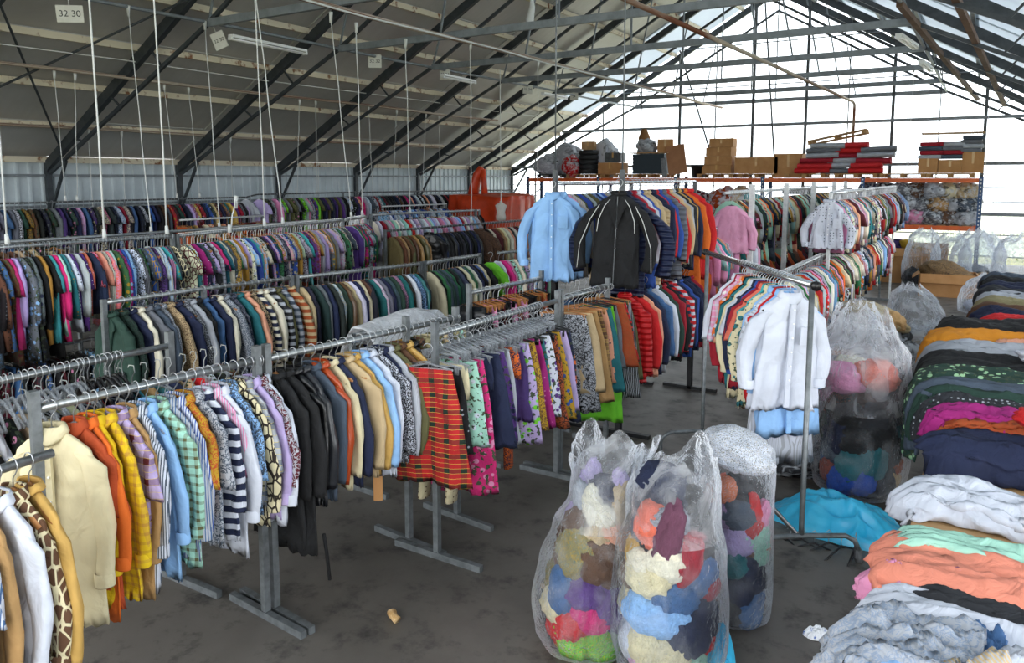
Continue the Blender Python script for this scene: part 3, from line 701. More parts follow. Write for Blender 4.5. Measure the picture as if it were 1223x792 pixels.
list_row('front coat rack', P1b, .06, .062, ['coat black plain white 1.02 .62 wood 1.1', 'coat black plain white 1.06 .62 black', 'jacket black leather white .78 .6 black', 'jacket charcoal leather white .8 .6 black 1.2', 'jacket slate corduroy white .8 .6 black 1.1', 'jacket rust leather white .7 .62 wood 1.2', 'jacket cream corduroy white .78 .6 black .8', 'jacket navy plain white .78 .62 wood 1.1', 'jacket beige corduroy white .74 .6 wood', 'jacket camel plain white .74 .62 wood 1.2', 'jacket sky plain white .72 .62 black 1.1', 'jacket white knit silver .78 .6 black .8', 'jacket charcoal tweed white .74 .6 black', 'jacket navy plain white .7 .58 black .8', 'jacket silver knit white .72 .6 black', 'jacket olive corduroy white .78 .6 wood', 'jacket brown plain white .74 .6 wood .9',
  'jacket camel leather white .7 .6 wood', 'jacket black leather white .72 .6 black', 'jacket brown floral black .76 .6 wood .9', 'jacket khaki plain white .74 .62 wood 1.1', 'jacket cream corduroy tan .74 .62 wood', 'jacket olive plain white .7 .6 wood', 'jacket beige plain white .72 .6 black', 'jacket charcoal tweed white .74 .6 black', 'jacket khaki corduroy white .76 .6 wood', 'jacket mint corduroy khaki .78 .6 wood', 'jacket khaki plain white .8 .62 black'], th=.03)
tg = thing('price_tag', 'brown card tag hanging below the jackets on a dark strap', 'tag', (-3.36, 3.72, .72), R(40))
MB().box((-.03, -.003, -.17), (.03, .003, 0)).build('card', M['carton'], tg); MB().box((-.03, -.006, 0), (.03, .006, .16)).build('strap', M['black_plastic'], tg)
sb = MB(); sb.tube([(-3.36, 3.22, .52), (-3.35, 3.23, .4), (-3.34, 3.24, .22)], .012, 6); tag(paint(sb.build('belt', PAT['plain'], None, True), C['black']), 'black cloth belt dangling below the black coats', 'belt')
# R1c: skirts and trousers
P1c = rail((-3.2, 4.15, ZF), (-3.19, 5.96, ZF))
rack(P1c, 'galvanised rack of the front row carrying bright patterned skirts and trousers', (0, -.05), side=.38)
empties('skirts', P1c, .06, 1.45, .05, 11, 'clear', 'clear plastic clip hanger above the patterned skirts', 'clear clip hangers above the skirts', True)
list_row('front skirt rack', rail((-3.2, 4.0, ZF - .08), (-3.19, 5.96, ZF - .08)), .07, .085, ['skirt scarlet plaid 10261a .8 0 clear 1.2 8', 'skirt black dotted silver .6 0 clear 1.1', 'trousers cream dotted brown .98 0 clear 1.3', 'skirt mint floral white .6 0 clear .8', 'skirt fuchsia floral pink .98 0 clear 1.1', 'trousers navy plain white .75 0 clear 1.2', 'skirt navy plain white .7 0 clear', 'skirt purple floral navy .7 0 clear', 'skirt silver plain white .72 0 clear', 'trousers orange paisley navy .95 0 clear', 'skirt violet plain white .6 0 clear', 'skirt lilac floral lime .8 0 clear 1.1', 'skirt mustard paisley brown .7 0 black', 'skirt magenta dotted pink .75 0 black', 'skirt teal floral yellow .7 0 black', 'skirt white floral purple .68 0 black', 'skirt copper paisley black .8 0 black', 'skirt mustard floral blue .75 0 black', 'skirt lilac dotted maroon .7 0 black', 'skirt navy floral orange .8 0 black'], th=.036, face=14, wide=1.1)
P1d = rail((-3.2, 5.99, ZF), (-3.18, 6.96, ZF))
rack(P1d, 'galvanised rack with tan, brown and green skirts beside the puffer jackets', (0, -.02), side=.38)
list_row('tan skirt rack', P1d, .04, .085, ['skirt silver paisley black .9 0 wood 1.2', 'skirt beige plain white .72 0 wood 1.3', 'skirt tan plain white .85 0 wood', 'skirt brown plaid tan .7 0 wood 1.1', 'skirt peach dotted navy .7 0 wood', 'skirt teal plain white .8 0 black', 'skirt lime plain white 1.12 0 black 1.1', 'skirt grey plain white .6 0 black', 'skirt copper paisley rust .62 0 wood', 'skirt red floral black .6 0 black', 'skirt olive plain white .8 0 wood', 'skirt charcoal striped silver .95 0 wood'], th=.045, face=22, wide=1.3)
# mid 2: brown trousers
P2 = rail((-4.11, 5.86, ZF), (-4.03, 7.12, ZF))
rack(P2, 'galvanised rack of brown and black trousers behind the skirts', (0, -.02))
fill_row('brown trousers rack', P2, .05, 1.2, .07, 'brown black maroon copper black pink charcoal', 21, ('trousers', 'skirt'), False, .035, ('plain', 'leather'), ('black', 'wood'), (.7, .9), (0,))
# clear hangers rack at the left
PA = rail((-4.43, 1.55, ZF), (-4.456, 3.0, ZF))
rack(PA, 'galvanised rack of empty clear hangers behind the front shirts', (-.02,))
empties('a', PA, .1, .85, .035, 31, 'clear', 'clear plastic hanger packed on the rail behind the front shirts', 'clear empty hangers on the left rail')
empties('a', PA, .86, 1.1, .03, 32, 'black', 'black hanger packed at the end of the clear hangers', 'black empty hangers on the left rail')
fill_row('rack behind the front shirts', rail((-4.43, 1.6, ZF - .1), (-4.45, 3.4, ZF - .1)), .05, 1.9, .085, 'red tan navy cream brown black teal beige white', 33, ('tee', 'skirt', 'blouse'), False, .04, ('plain', 'floral'), ('clear',), (.55, .75), (.2,))
# a second back rail of the front row, jackets behind coats
PE = rail((-4.55, 4.75, 1.36), (-4.5, 5.85, 1.36))
rack(PE, 'galvanised rack under a white dust sheet behind the jackets', (0, -.02), over=.02)
b = MB()
def sheet(u, v):
    x = -4.5 + (v - .5) * .5; y = 4.78 + u * 1.1; e = abs(v - .5) * 2; z = 1.42 - .3 * e ** 2.2 + .05 * math.sin(u * 9 + v * 3) * e + .03 * noise.noise((u * 6, v * 5, 2)) + .07 * math.sin(u * math.pi)
    return (x + .03 * noise.noise((u * 5, v * 6, 0)), y, z)
b.grid(sheet, 30, 18); o = b.build('dust_sheet', M['dust_sheet'], None, True); solid(o, .004); tag(o, 'white plastic dust sheet draped over the rack behind the jackets', 'sheet')
# R3: jackets row in the middle distance
P3 = rail((-6.47, 3.72, ZF), (-6.47, 4.7, ZF), (-6.355, 5.75, ZF)); P3b = rail((-6.35, 5.8, ZF), (-6.03, 7.57, ZF)); P3c = rail((-6.03, 7.62, ZF), (-6.0, 8.85, ZF))
rack(P3, 'galvanised rack of tweed and green jackets, left of the middle row', (0, 1.0, -.02), over=.03)
rack(P3b, 'galvanised rack of denim and dark jackets in the middle row', (0, 1.0, -.02), over=.03)
rack(P3c, 'galvanised rack of pale jackets at the far end of the middle row', (0, -.02), over=.03)
list_row('left of the middle jacket row', P3, .06, .075, ['jacket forest plain white .75 .6 black 1.4', 'jacket forest tweed black .74 .6 wood', 'jacket navy plain white .74 .6 black', 'jacket ivory plain white .6 .55 wood', 'jacket grey corduroy white .74 .6 wood', 'jacket slate plain white .72 .6 black', 'jacket silver tweed charcoal .72 .6 wood', 'jacket beige tweed brown .7 .6 black', 'jacket navy plain white .72 .6 wood', 'jacket charcoal tweed silver .72 .6 wood', 'jacket silver plain white .72 .6 black', 'jacket black plain white .76 .6 wood', 'jacket denim plain sky .72 .6 wood', 'jacket navy plain white .8 .6 black', 'jacket ivory plain white .8 .6 wood', 'jacket slate tweed silver .75 .6 wood', 'jacket navy paisley grey .75 .6 black', 'jacket teal plain white .78 .6 wood', 'jacket peach plain white .78 .6 wood', 'jacket charcoal paisley beige .76 .6 wood',
   'jacket navy banded ivory .7 .6 wood', 'jacket ivory plain beige .78 .6 wood', 'jacket charcoal banded silver .7 .6 black', 'jacket olive plain white .74 .6 wood', 'jacket silver banded slate .7 .6 wood 1.3', 'jacket copper banded beige .7 .6 wood 1.2'], th=.034)
JK = 'navy slate charcoal black forest olive ivory cream denim grey teal brown beige navy charcoal white'
fill_row('middle denim jacket rack', P3b, .05, 1.8, .062, JK, 41, ('jacket',), False, .034, ('plain', 'corduroy', 'tweed', 'plain', 'leather'), ('wood', 'black', 'wood'), (.66, .76), (.6,))
fill_row('far jacket end of the middle row', P3c, .05, 1.2, .062, 'ivory cream forest slate navy green ivory teal black denim', 42, ('jacket',), False, .034, ('plain', 'corduroy'), ('wood', 'black'), (.66, .76), (.6,))
P3d = rail((-5.95, 9.2, ZF), (-5.7, 10.2, ZF))
rack(P3d, 'chromed rack of white and pink tops behind the jacket row', (-.02,), over=.02)
garment('tee', 'lime', (-5.95, 9.02, ZF), R(24), .62, .25, 1, True, .03, label='bright lime green top facing out beside pale clothes', hang='black')
fill_row('pale tops behind the jackets', P3d, .02, 1.0, .075, 'white pink white fuchsia ivory mint lilac', 43, ('blouse', 'tee'), False, .03, ('plain', 'floral'), ('wood', 'white'), (.6, .7), (.22, .5))
# R4: long row of blouses and dresses
Z4 = 2.03
P4 = rail((-8.15, 2.4, Z4), (-7.98, 5.46, Z4)); P4b = rail((-7.98, 5.5, Z4), (-8.7, 8.95, Z4)); P4c = rail((-8.75, 9.1, Z4), (-9.15, 9.95, Z4))
rack(P4, 'long chromed rail of bright blouses and dresses, left part', (1.2, -.02), over=.02)
rack(P4b, 'long chromed rail of bright blouses, bending away from the camera', (0, -.02), over=.02)
rack(P4c, 'short chromed rail continuing the blouse row', (-.02,), over=.02)
rack(rail((-8.5, 2.4, Z4 + .02), (-8.35, 5.4, Z4 + .02), (-8.95, 8.6, Z4)), 'second chromed rail running just behind the bright blouses', (), over=.02)
BL = 'pink fuchsia white lilac sky blue purple teal mint red maroon navy black cobalt turquoise peach coral magenta white ivory green white sky silver navy black charcoal gold grey slate'
fill_row('dresses at the left of the blouse row', P4, .35, 1.75, .048, 'turquoise fuchsia navy maroon white black brown black lilac grey olive black mint sky denim gold', 51, ('dress', 'shirt', 'blouse'), False, .028, ('plain', 'plain', 'floral', 'dotted', 'paisley'), ('black', 'white', 'white'), (.7, 1.0), (.25, .55), vari=4)
fill_row('left part of the blouse row', P4, 1.78, 3.1, .042, BL, 52, ('blouse', 'shirt', 'tee'), False, .026, ('plain', 'floral', 'dotted', 'paisley', 'striped', 'floral', 'batik', 'plain'), ('black', 'white', 'wood'), (.62, .78), (.25, .55), vari=4)
fill_row('bending part of the blouse row', P4b, .05, 3.5, .052, BL, 53, ('blouse', 'shirt', 'tee'), False, .026, ('plain', 'floral', 'plain', 'dotted', 'paisley', 'checked', 'floral', 'batik'), ('black', 'white', 'wood'), (.6, .76), (.25, .55), vari=4)
fill_row('end of the blouse row', P4c, .05, .9, .06, 'white yellow purple red black teal green fuchsia', 54, ('blouse', 'dress'), False, .028, ('floral', 'plain'), ('black', 'wood'), (.7, .8), (.25, .55))
fill_row('lower tier under the dresses', rail((-8.2, 2.7, .98), (-8.05, 5.2, .98)), .0, 2.4, .085, 'maroon denim sky crimson brown black charcoal olive black maroon rust', 55, ('skirt', 'trousers'), False, .04, ('plain', 'checked', 'floral', 'plain'), ('black',), (.6, .8), (0,))
rack(rail((-8.2, 2.4, .98), (-8.05, 5.3, .98)), 'lower rail of skirts and trousers under the dresses at the left', (-.02,), over=.02)
# R5: white shirts, R5b: leather and fur jackets
P5 = rail((-9.4, 10.36, Z4), (-8.92, 13.0, Z4)); P5b = rail((-8.65, 9.88, 1.8), (-8.3, 14.4, 1.8))
rack(P5, 'chromed rail of white and pink shirts in the far left', (0, -.02), over=.02)
rack(P5b, 'grey rail of brown and black leather jackets in the far left', (0, -.02), over=.02, rail_m='galv_dark')
fill_row('far rail of white shirts', P5, .05, 2.6, .075, 'white pink white lilac sky red white ivory mint silver crimson white', 61, ('shirt', 'blouse'), False, .03, ('plain', 'striped', 'plain'), ('white', 'wood'), (.6, .7), (.25, .5))
fill_row('leather jacket rail', P5b, .15, .9, .085, 'brown khaki tan brown olive', 62, ('jacket',), False, .035, ('plain', 'leather'), ('wood',), (.66, .74), (.6,))
garment('jacket', 'black', (-8.55, 10.95, 1.8), R(36), .72, .6, 1, True, .05, 'leather', 'black', 'white', collar='coat', label='black leather jacket facing out on the leather jacket rail', sx=1.25)
fill_row('black leather part of the jacket rail', P5b, 1.3, 2.3, .085, 'black charcoal black navy black', 63, ('jacket',), False, .035, ('leather', 'plain'), ('wood',), (.66, .74), (.6,))
garment('jacket', 'brown', (-8.42, 12.35, 1.8), R(32), .7, .58, 2, True, .06, 'tweed', 'black', 'wood', collar='coat', label='dark brown fur jacket facing out on the leather jacket rail', sx=1.35)
fill_row('coat end of the jacket rail', P5b, 2.75, 4.5, .09, 'black ivory tan maroon brown cream peach black navy camel', 64, ('jacket', 'coat'), False, .035, ('plain', 'leather'), ('wood',), (.66, .78), (.6,))
# rows between the blouses and the wall
for i, (a, b_, z, lb) in enumerate((((-10.2, 4.3), (-10.35, 5.62), 1.9, 'white rail left of all, between wall row and blouses'), ((-9.76, 5.35), (-9.36, 6.58), 1.9, 'second white rail between wall row and blouses'), ((-12.95, 9.0), (-12.88, 10.9), 1.9, 'white rail with brown hangers below the lilac dress'),
       ((-10.04, 7.33), (-10.08, 8.98), 1.9, 'white rail just above the bend of the blouse row'), ((-9.96, 9.2), (-10.34, 10.97), 1.9, 'white rail beside the farthest blouses'), ((-13.4, 15.2), (-13.1, 17.6), 1.95, 'white rail of blue shirts below the wall row'), ((-11.3, 13.6), (-10.6, 15.6), 1.9, 'white rail before the orange cover'))):
    pp = rail((a[0], a[1], z), (b_[0], b_[1], z)); rack(pp, lb, (-.02,), over=.0, rail_m='white_metal', r=.018)
    pal = ['white grey brown black beige', 'black grey white navy black', 'rust peach brown maroon cream orange tan', 'rust red black camel brown orange', 'brown black tan maroon', 'sky blue white sky denim cobalt', 'white brown black ivory'][i]
    fill_row('clothes on the ' + ['leftmost white rail', 'second white rail', 'rail with brown hangers', 'rail above the blouse bend', 'rail beside far blouses', 'blue shirt rail', 'rail before the orange cover'][i], pp, .05, 2.4, .1, pal, 70 + i, ('tee', 'shirt', 'skirt'), False, .035, ('plain', 'floral', 'plain'), ('wood', 'black', 'wood'), (.55, .65), (.22, .5))
# wall row
ZW = 2.25
PW = rail((-14.6, 3.9, ZW), (-14.5, 11.8, ZW), (-14.35, 12.0, ZW + .06), (-14.4, 14.6, ZW + .06), (-14.5, 23.9, ZW))
rack(PW, 'very long rail of dresses hung along the left wall', (2.0, 5, 8, 11, 14, 17, -.02), over=.02, rail_m='galv_dark', feet=False, r=.018, sq=.03)
WP = 'black black navy maroon denim purple crimson charcoal slate black teal brown navy grey violet black forest blue camel lilac'
fill_row('left part of the wall row', PW, .1, 7.9, .088, WP, 81, ('dress', 'dress', 'blouse'), False, .04, ('plain', 'floral', 'plain', 'paisley', 'plain'), ('white', 'black'), (.85, 1.1), (.22, .5), vari=4)
garment('dress', 'lilac', (-14.3, 12.0, ZW + .06), R(48), 1.0, .25, 1, True, .05, label='lilac dress facing out from the middle of the wall row', hang='white', sx=1.05)
garment('dress', 'silver', (-14.4, 11.72, ZW + .06), R(40), 1.0, .25, 2, True, .05, label='pale silver dress half hidden left of the lilac dress', hang='white')
fill_row('middle of the wall row', PW, 8.35, 11, .1, 'black black olive lime grey pink silver purple navy maroon violet', 82, ('dress', 'blouse'), False, .04, ('plain', 'floral', 'plain'), ('white', 'black'), (.9, 1.1), (.22, .5), vari=4)
fill_row('right part of the wall row', PW, 11.1, 19.9, .11, 'black navy maroon black fuchsia teal charcoal white slate peach brown crimson black violet silver', 83, ('dress', 'blouse'), False, .045, ('plain', 'floral', 'plain', 'plain'), ('white', 'black'), (.9, 1.1), (.22, .5), vari=4)
# ------------------------------------------------------------------ the tall double rack
Q1 = rail((-3.98, 7.3, 2.63), (-3.95, 9.3, 2.63)); Q2 = rail((-3.2, 7.3, 2.65), (-3.14, 9.4, 2.65)); Q2l = rail((-3.1, 7.05, 1.62), (-3.0, 9.4, 1.62))
def tall(pts, label, low):
    p0 = Vector(pts[0]); t = thing('double_clothes_rack', label, 'rack', (p0.x, p0.y, 0)); q = [Vector(p) - Vector((p0.x, p0.y, 0)) for p in pts]
    MB().tube(q, .018, 10).build('rail', M['chrome'], t, True)
    for e in q:
        MB().box((e.x - .03, e.y - .03, 0), (e.x + .03, e.y + .03, 1.95)).build('lower_post', M['black_metal'], t)
        ze = 2.78 if e.y < .5 else low + 1.03
        MB().box((e.x - .022, e.y - .022, 1.95), (e.x + .022, e.y + .022, ze)).build('upper_post', M['galv_dark'], t)
        if e.y < .5: MB().tube([(e.x, e.y, 2.78), (e.x, e.y, 5.6)], .008, 6).build('suspension_rod', M['galv'], t, True)
        MB().box((e.x - .35, e.y - .03, 0), (e.x + .35, e.y + .03, .04)).build('foot', M['black_metal'], t)
    MB().tube([(q[0].x + .05, q[0].y, low), (q[1].x + .05, q[1].y, low)], .018, 8).build('lower_rail', M['galv_dark'], t, True)
    return t
tall(Q1, 'tall two-tier rack with black legs carrying light blue shirts', 1.6)
tall(Q2, 'tall two-tier rack with black legs carrying puffer jackets', 1.62)
garment('shirt', 'sky', (-3.97, 7.22, 2.63), R(22), .9, .66, 1, True, .05, 'plain', 'white', 'white', collar='shirt', label='light blue long shirt facing out on the tall rack', sx=1.08, spread=.05)
garment('shirt', 'sky', (-3.95, 7.34, 2.63), R(16), .88, .64, 3, True, .04, 'plain', 'white', 'white', collar='shirt', label='second light blue shirt close behind the facing one', sx=1.12)
fill_row('blue shirts on the tall rack', Q1, .14, 1.95, .085, 'sky sky silver sky olive white pink sky blue', 91, ('shirt',), False, .03, ('plain', 'striped', 'plain'), ('white',), (.8, .9), (.6,))
bj = garment('jacket', 'black', (-3.18, 7.18, 2.65), R(16), .92, .68, 1, True, .065, 'plain', 'white', 'wood', collar='coat', label='black sports jacket with white piping facing out on the tall rack', sx=1.06, spread=.1)
for s in (-1, 1):
    b = MB(); b.tube([(s * .07, -.06, -.13), (s * .12, -.07, -.2), (s * .17, -.078, -.34), (s * .18, -.078, -.46)], .0035, 5); b.tube([(s * .17, -.06, -.19), (s * .25, -.075, -.34), (s * .34, -.08, -.6), (s * .355, -.075, -.84)], .0035, 5); b.build('piping', M['cord'], bj, True)
b = MB(); b.tube([(0, -.066, -.1), (0, -.075, -.5), (0, -.075, -1.0)], .004, 5); b.build('zip', M['galv'], bj)
garment('jacket', 'navy', (-3.2, 7.34, 2.65), R(14), 1.02, .74, 2, True, .06, 'puffer', 'navy', 'black', collar='coat', label='navy quilted jacket directly behind the black sports jacket', sx=1.2, spread=.14)
list_row('upper tier of the tall jacket rack', Q2, .2, .098, ['jacket crimson plain white .8 .62 wood', 'jacket white plain white .8 .62 black .7', 'jacket blue plain white .98 .7 black', 'jacket beige plain white .85 .64 wood', 'jacket beige puffer white .98 .72 wood 1.4', 'jacket navy plain white .9 .66 black .8', 'jacket red plain white .7 .6 black', 'jacket blue plain red .75 .62 black', 'jacket grey puffer white .95 .68 black', 'jacket red plain white .8 .7 black', 'jacket beige plain white .8 .62 wood .8', 'jacket silver plain white .8 .62 black', 'jacket charcoal plain white .85 .62 black', 'jacket camel plain white .8 .62 black .8', 'jacket navy plain sky .9 .66 black', 'coat orange plain white 1.2 .7 black', 'coat red plain white 1.0 .68 black 1.2', 'coat red plain white 1.05 .72 black 1 18'], th=.04)
garment('coat', 'red', (-3.38, 9.45, 2.63), R(24), .95, .75, 3, True, .06, label='bright red coat facing out at the far end of the tall rack', spread=.05)
garment('coat', 'orange', (-3.28, 9.6, 1.75), R(26), .7, .5, 3, True, .06, label='orange coat hanging beneath the bright red coat', sx=1.2)
list_row('lower tier of the tall jacket rack', Q2l, .12, .105, ['jacket red puffer white .85 .66 wood 1.5', 'jacket red plain white .82 .66 black', 'jacket peach plain white .85 .64 wood', 'jacket navy plain white .85 .66 black', 'jacket denim plain white .7 .6 black .8', 'jacket silver plain navy .85 .66 black 1.2', 'jacket white plain white .75 .62 black .8', 'jacket forest plain white .75 .62 black', 'jacket crimson plain white .75 .62 black .8', 'jacket black plain white .82 .62 black', 'jacket navy banded red .8 .62 black', 'jacket red banded white .75 .62 black', 'jacket navy plain white .8 .62 black', 'jacket blue plain white .85 .64 black 1.2', 'jacket navy plain white .8 .62 black', 'jacket navy plain white .8 .62 black', 'jacket crimson plain white .8 .62 black'], th=.042)
garment('trousers', 'beige', (-3.3, 7.4, 1.95), R(10), .5, 0, 1, True, .05, 'plain', 'white', 'wood', label='beige trousers showing under the quilted jacket', sx=1.5)
fill_row('lower tier behind the tan skirts', rail((-3.95, 7.4, 1.5), (-3.92, 9.2, 1.5)), .05, 1.8, .13, 'navy charcoal black denim navy', 92, ('jacket',), False, .04, ('plain',), ('black',), (.7, .8), (.6,))
# ------------------------------------------------------------------ rolling rack
RA, RB_ = Vector((-2.28, 7.25, 0)), Vector((-.98, 5.42, 0)); ang = math.atan2(RA.y - RB_.y, RA.x - RB_.x) - math.pi / 2
t = thing('rolling_clothes_rack', 'chromed rolling clothes rack with the white blouse at its near end', 'rack', RB_, ang)
LR = (RA - RB_).length
MB().tube([(0, -.03, 1.98), (0, LR + .03, 1.98)], .026, 12).build('rail', M['chrome'], t, True)
for y in (-.05, LR + .05): MB().tube([(0, y - .015, 1.98), (0, y + .015, 1.98)], .034, 12).build('end_cap', M['black_plastic'], t, True)
for y, sgn in ((0, -1), (LR, 1)):
    MB().tube([(0, y, 1.97), (0, y, .3), (0, y, .22)], .019, 10).build('post', M['galv'], t, True)
    b = MB(); a = .32
    b.tube([(-a - .1, y, .09), (-a - .07, y, .16), (-a, y, .2), (0, y, .21), (a, y, .2), (a + .07, y, .16), (a + .1, y, .09)], .018, 10); b.build('foot', M['galv'], t, True)
    for s in (-1, 1):
        c = MB().tube([(s * (a + .1) - .014, y, .04), (s * (a + .1) + .014, y, .04)], .04, 14).build('caster', M['caster'], t, True)
        MB().box((s * (a + .1) - .022, y - .012, .03), (s * (a + .1) + .022, y + .012, .095)).build('fork', M['galv'], c)
b = MB(); b.tube([(0, 0, .24), (0, .05, .19), (0, LR - .05, .19), (0, LR, .24)], .017, 8); b.build('base_bar', M['chrome'], t, True)
PR = [tuple(RB_ + (RA - RB_) * .0 + Vector((0, 0, 1.98))), tuple(RA + Vector((0, 0, 1.98)))]
wb_ = garment('blouse', 'white', tuple(RB_ + (RA - RB_).normalized() * .34 + Vector((0, 0, 1.975))), ang + R(6), .82, .58, 1, True, .05, 'plain', 'white', 'black', collar='shirt', label='white long-sleeved blouse facing out on the rolling rack', sx=1.18, spread=.03)
list_row('rolling rack', PR, .41, .05, wide=1.12, spec= ['blouse sky plain white 1.04 .62 black 1 6', 'blouse red plain white 1.12 .72 black 1 4', 'dress white striped silver 1.27 .4 black', 'blouse sky plain white .9 .5 white', 'blouse cream floral teal .9 .6 black', 'blouse turquoise plain white .72 .3 black', 'blouse coral plain white .55 .3 black', 'blouse crimson plain white .8 .5 black', 'blouse blue plain white .7 .6 black', 'blouse navy plain white .8 .55 black', 'blouse white plain white .55 .3 black', 'blouse cream plain white .9 .6 black', 'blouse teal plain white .85 .5 black', 'blouse black plain white .75 .5 black', 'blouse orange floral white .5 .35 black', 'blouse peach plain white .5 .4 black', 'blouse pink checked white .5 .4 white', 'blouse crimson plain white .85 .62 black', 'blouse white plain white .6 .4 black'], th=.034)
# ------------------------------------------------------------------ white racks at the right
U1 = rail((-1.84, 11.2, 2.49), (-1.75, 18.6, 2.5)); W1 = rail((-3.05, 10.4, 2.49), (-2.95, 17.5, 2.5)); U0 = rail((-1.95, 9.0, ZF), (-1.95, 18.6, ZF))
rack(U1, 'white rack of patterned blouses, upper rail on the right', (.0, 3, -.02), over=.0, rail_m='chrome', post_m='white_metal', feet=False)
rack(W1, 'white-posted tall rack with a pink sweater at its near end', (0, 1.9, 3.9, 5.8, -.02), over=.12, rail_m='white_metal', post_m='white_metal', sq=.065, feet=False, pdx=.36)
rack(U0, 'low chromed rack of shirts along the right aisle', (.0, 2.3, 5, -.02), over=.02)
garment('blouse', 'white', (-1.84, 11.1, 2.49), R(14), .62, .52, 2, True, .045, 'dotted', 'slate', 'black', collar='coat', label='white dotted blouse facing out on the right-hand rack', sx=1.0, spread=.06)
UP = 'white red navy cream ivory sky pink maroon grey orange white teal charcoal gold silver green black peach'
fill_row('upper right rack', U1, .05, 7.4, .085, UP, 101, ('blouse', 'shirt'), False, .04, ('plain', 'floral', 'plain', 'striped'), ('white', 'black'), (.62, .74), (.3, .52))
fill_row('lower right rack', U0, .1, 9.6, .088, UP, 102, ('shirt', 'blouse'), False, .04, ('plain', 'plain', 'striped', 'floral'), ('white', 'black'), (.7, .85), (.3, .56))
garment('tee', 'pink', (-2.92, 10.25, 2.44), R(16), .62, .5, 2, True, .05, 'knit', 'white', 'black', label='pink sweater facing out on the white-posted rack', cat='sweater', sx=1.1)
fill_row('white-posted rack', W1, .2, 7.0, .095, 'khaki ivory maroon lilac peach slate navy cream orange forest gold mint silver crimson camel', 103, ('blouse', 'shirt', 'dress'), False, .045, ('plain', 'floral', 'plain'), ('white', 'black'), (.66, .8), (.3, .52))
fill_row('lower tier of the white-posted rack', rail((-2.95, 11.2, 1.62), (-2.9, 17.0, 1.62)), .2, 5.8, .2, 'black brown charcoal maroon navy rust', 104, ('blouse',), False, .06, ('plain',), ('black',), (.6, .8), (.3, .52))
P9 = rail((-3.15, 9.75, 2.02), (-2.95, 11.1, 2.02))
rack(P9, 'short chromed rack of pink and teal tops beside the red coats', (-.02,), over=.0, rail_m='chrome', post_m='white_metal')
fill_row('short rack beside the red coats', P9, .03, 1.3, .085, 'pink white lilac teal white peach turquoise rust white pink', 105, ('blouse', 'tee'), False, .035, ('plain', 'striped'), ('white', 'black'), (.62, .8), (.3, .5))
# ------------------------------------------------------------------ pallet racking before the gable
YR = 24.0; UX = [-14.2, -11.4, -8.65, -5.9, -3.1, -.22]
pr = thing('pallet_racking', 'blue and orange pallet racking across the far end of the hall', 'shelving', (UX[0], YR, 0))
for x in UX:
    for dy in (0, 1.0):
        b = MB(); X = x - UX[0]; b.box((X - .05, dy - .04, 0), (X + .05, dy + .04, 2.72))
        u = b.build('upright', M['blue_steel'], pr)
        hb = MB()
        for k in range(26): hb.box((X - .014, dy - .044, .12 + k * .1), (X + .014, dy - .0401, .16 + k * .1))
        if dy == 0: hb.build('punched_slots', M['cord'], u)
    b = MB()
    for k in range(4): b.bar((X, 0, .2 + k * .6), (X, 1.0, .5 + k * .6), .03, .03)
    b.build('frame_brace', M['galv_dark'], pr)
for i in range(5):
    for dy in (0, 1.0):
        for z in (2.62, 1.33):
            if z < 2 and i == 1: continue
            MB().box((UX[i] - UX[0] + .05, dy - .03, z - .06), (UX[i + 1] - UX[0] - .05, dy + .03, z + .06)).build('beam', M['orange_beam'], pr)
    if i in (0, 2, 3, 4):
        for k in range(9): MB().box((UX[i] - UX[0] + .1 + k * .3, -.02, 1.39), (UX[i] - UX[0] + .32 + k * .3, 1.02, 1.405)).build('shelf_board', M['pallet'], pr)
def pallet(x, y, z, label, w=1.2, d=.9, mat='pallet', rz=0, tilt=0):
    t = thing('pallet', label, 'pallet', (x, y, z), rz); t.rotation_euler = (0, tilt, rz)
    for i in range(5): MB().box((-w / 2, -d / 2 + i * d / 5 + .02, .11), (w / 2, -d / 2 + (i + 1) * d / 5 - .02, .13)).build('top_board', M[mat], t)
    for i in (-1, 0, 1):
        for j in (-1, 0, 1): MB().box((i * (w / 2 - .07) - .06, j * (d / 2 - .06) - .05, .02), (i * (w / 2 - .07) + .06, j * (d / 2 - .06) + .05, .11)).build('block', M[mat], t)
    for j in (-1, 0, 1): MB().box((-w / 2, j * (d / 2 - .06) - .05, 0), (w / 2, j * (d / 2 - .06) + .05, .02)).build('bottom_board', M[mat], t)
    return t
def carton(x, y, z, w, d, h, label, rz=0, mat='carton', open_=False, group=None):
    t = thing('cardboard_box', label, 'box', (x, y, z), rz, group); e = .008
    b = MB()
    if not open_: b.box((-w / 2, -d / 2, 0), (w / 2, d / 2, h))
    else:
        b.box((-w / 2, -d / 2, 0), (w / 2, d / 2, e))
        for s in (-1, 1): b.box((s * w / 2 - e, -d / 2, e), (s * w / 2 + e, d / 2, h)); b.box((-w / 2, s * d / 2 - e, e), (w / 2, s * d / 2 + e, h))
    b.build('body', M[mat], t)
    if open_:
        for s in (-1, 1):
            f = MB(); f.bar((0, s * d / 2, h), (0, s * (d / 2 + .1), h - .2), w * .96, .008); f.build('flap', M[mat], t)
            f = MB(); f.bar((s * w / 2, 0, h), (s * (w / 2 + .14), 0, h - .12), d * .94, .008); f.build('flap', M[mat], t)
    else:
        MB().box((-.03, -d / 2 - .002, h * .45), (.03, d / 2 + .002, h + .003)).build('tape', M['tape'], t)
        for s in (-1, 1): MB().box((-w / 2, s * .004 - .003, h), (w / 2, s * .004 + .003, h + .004)).build('flap_seam', M['carton_in'], t)
    return t
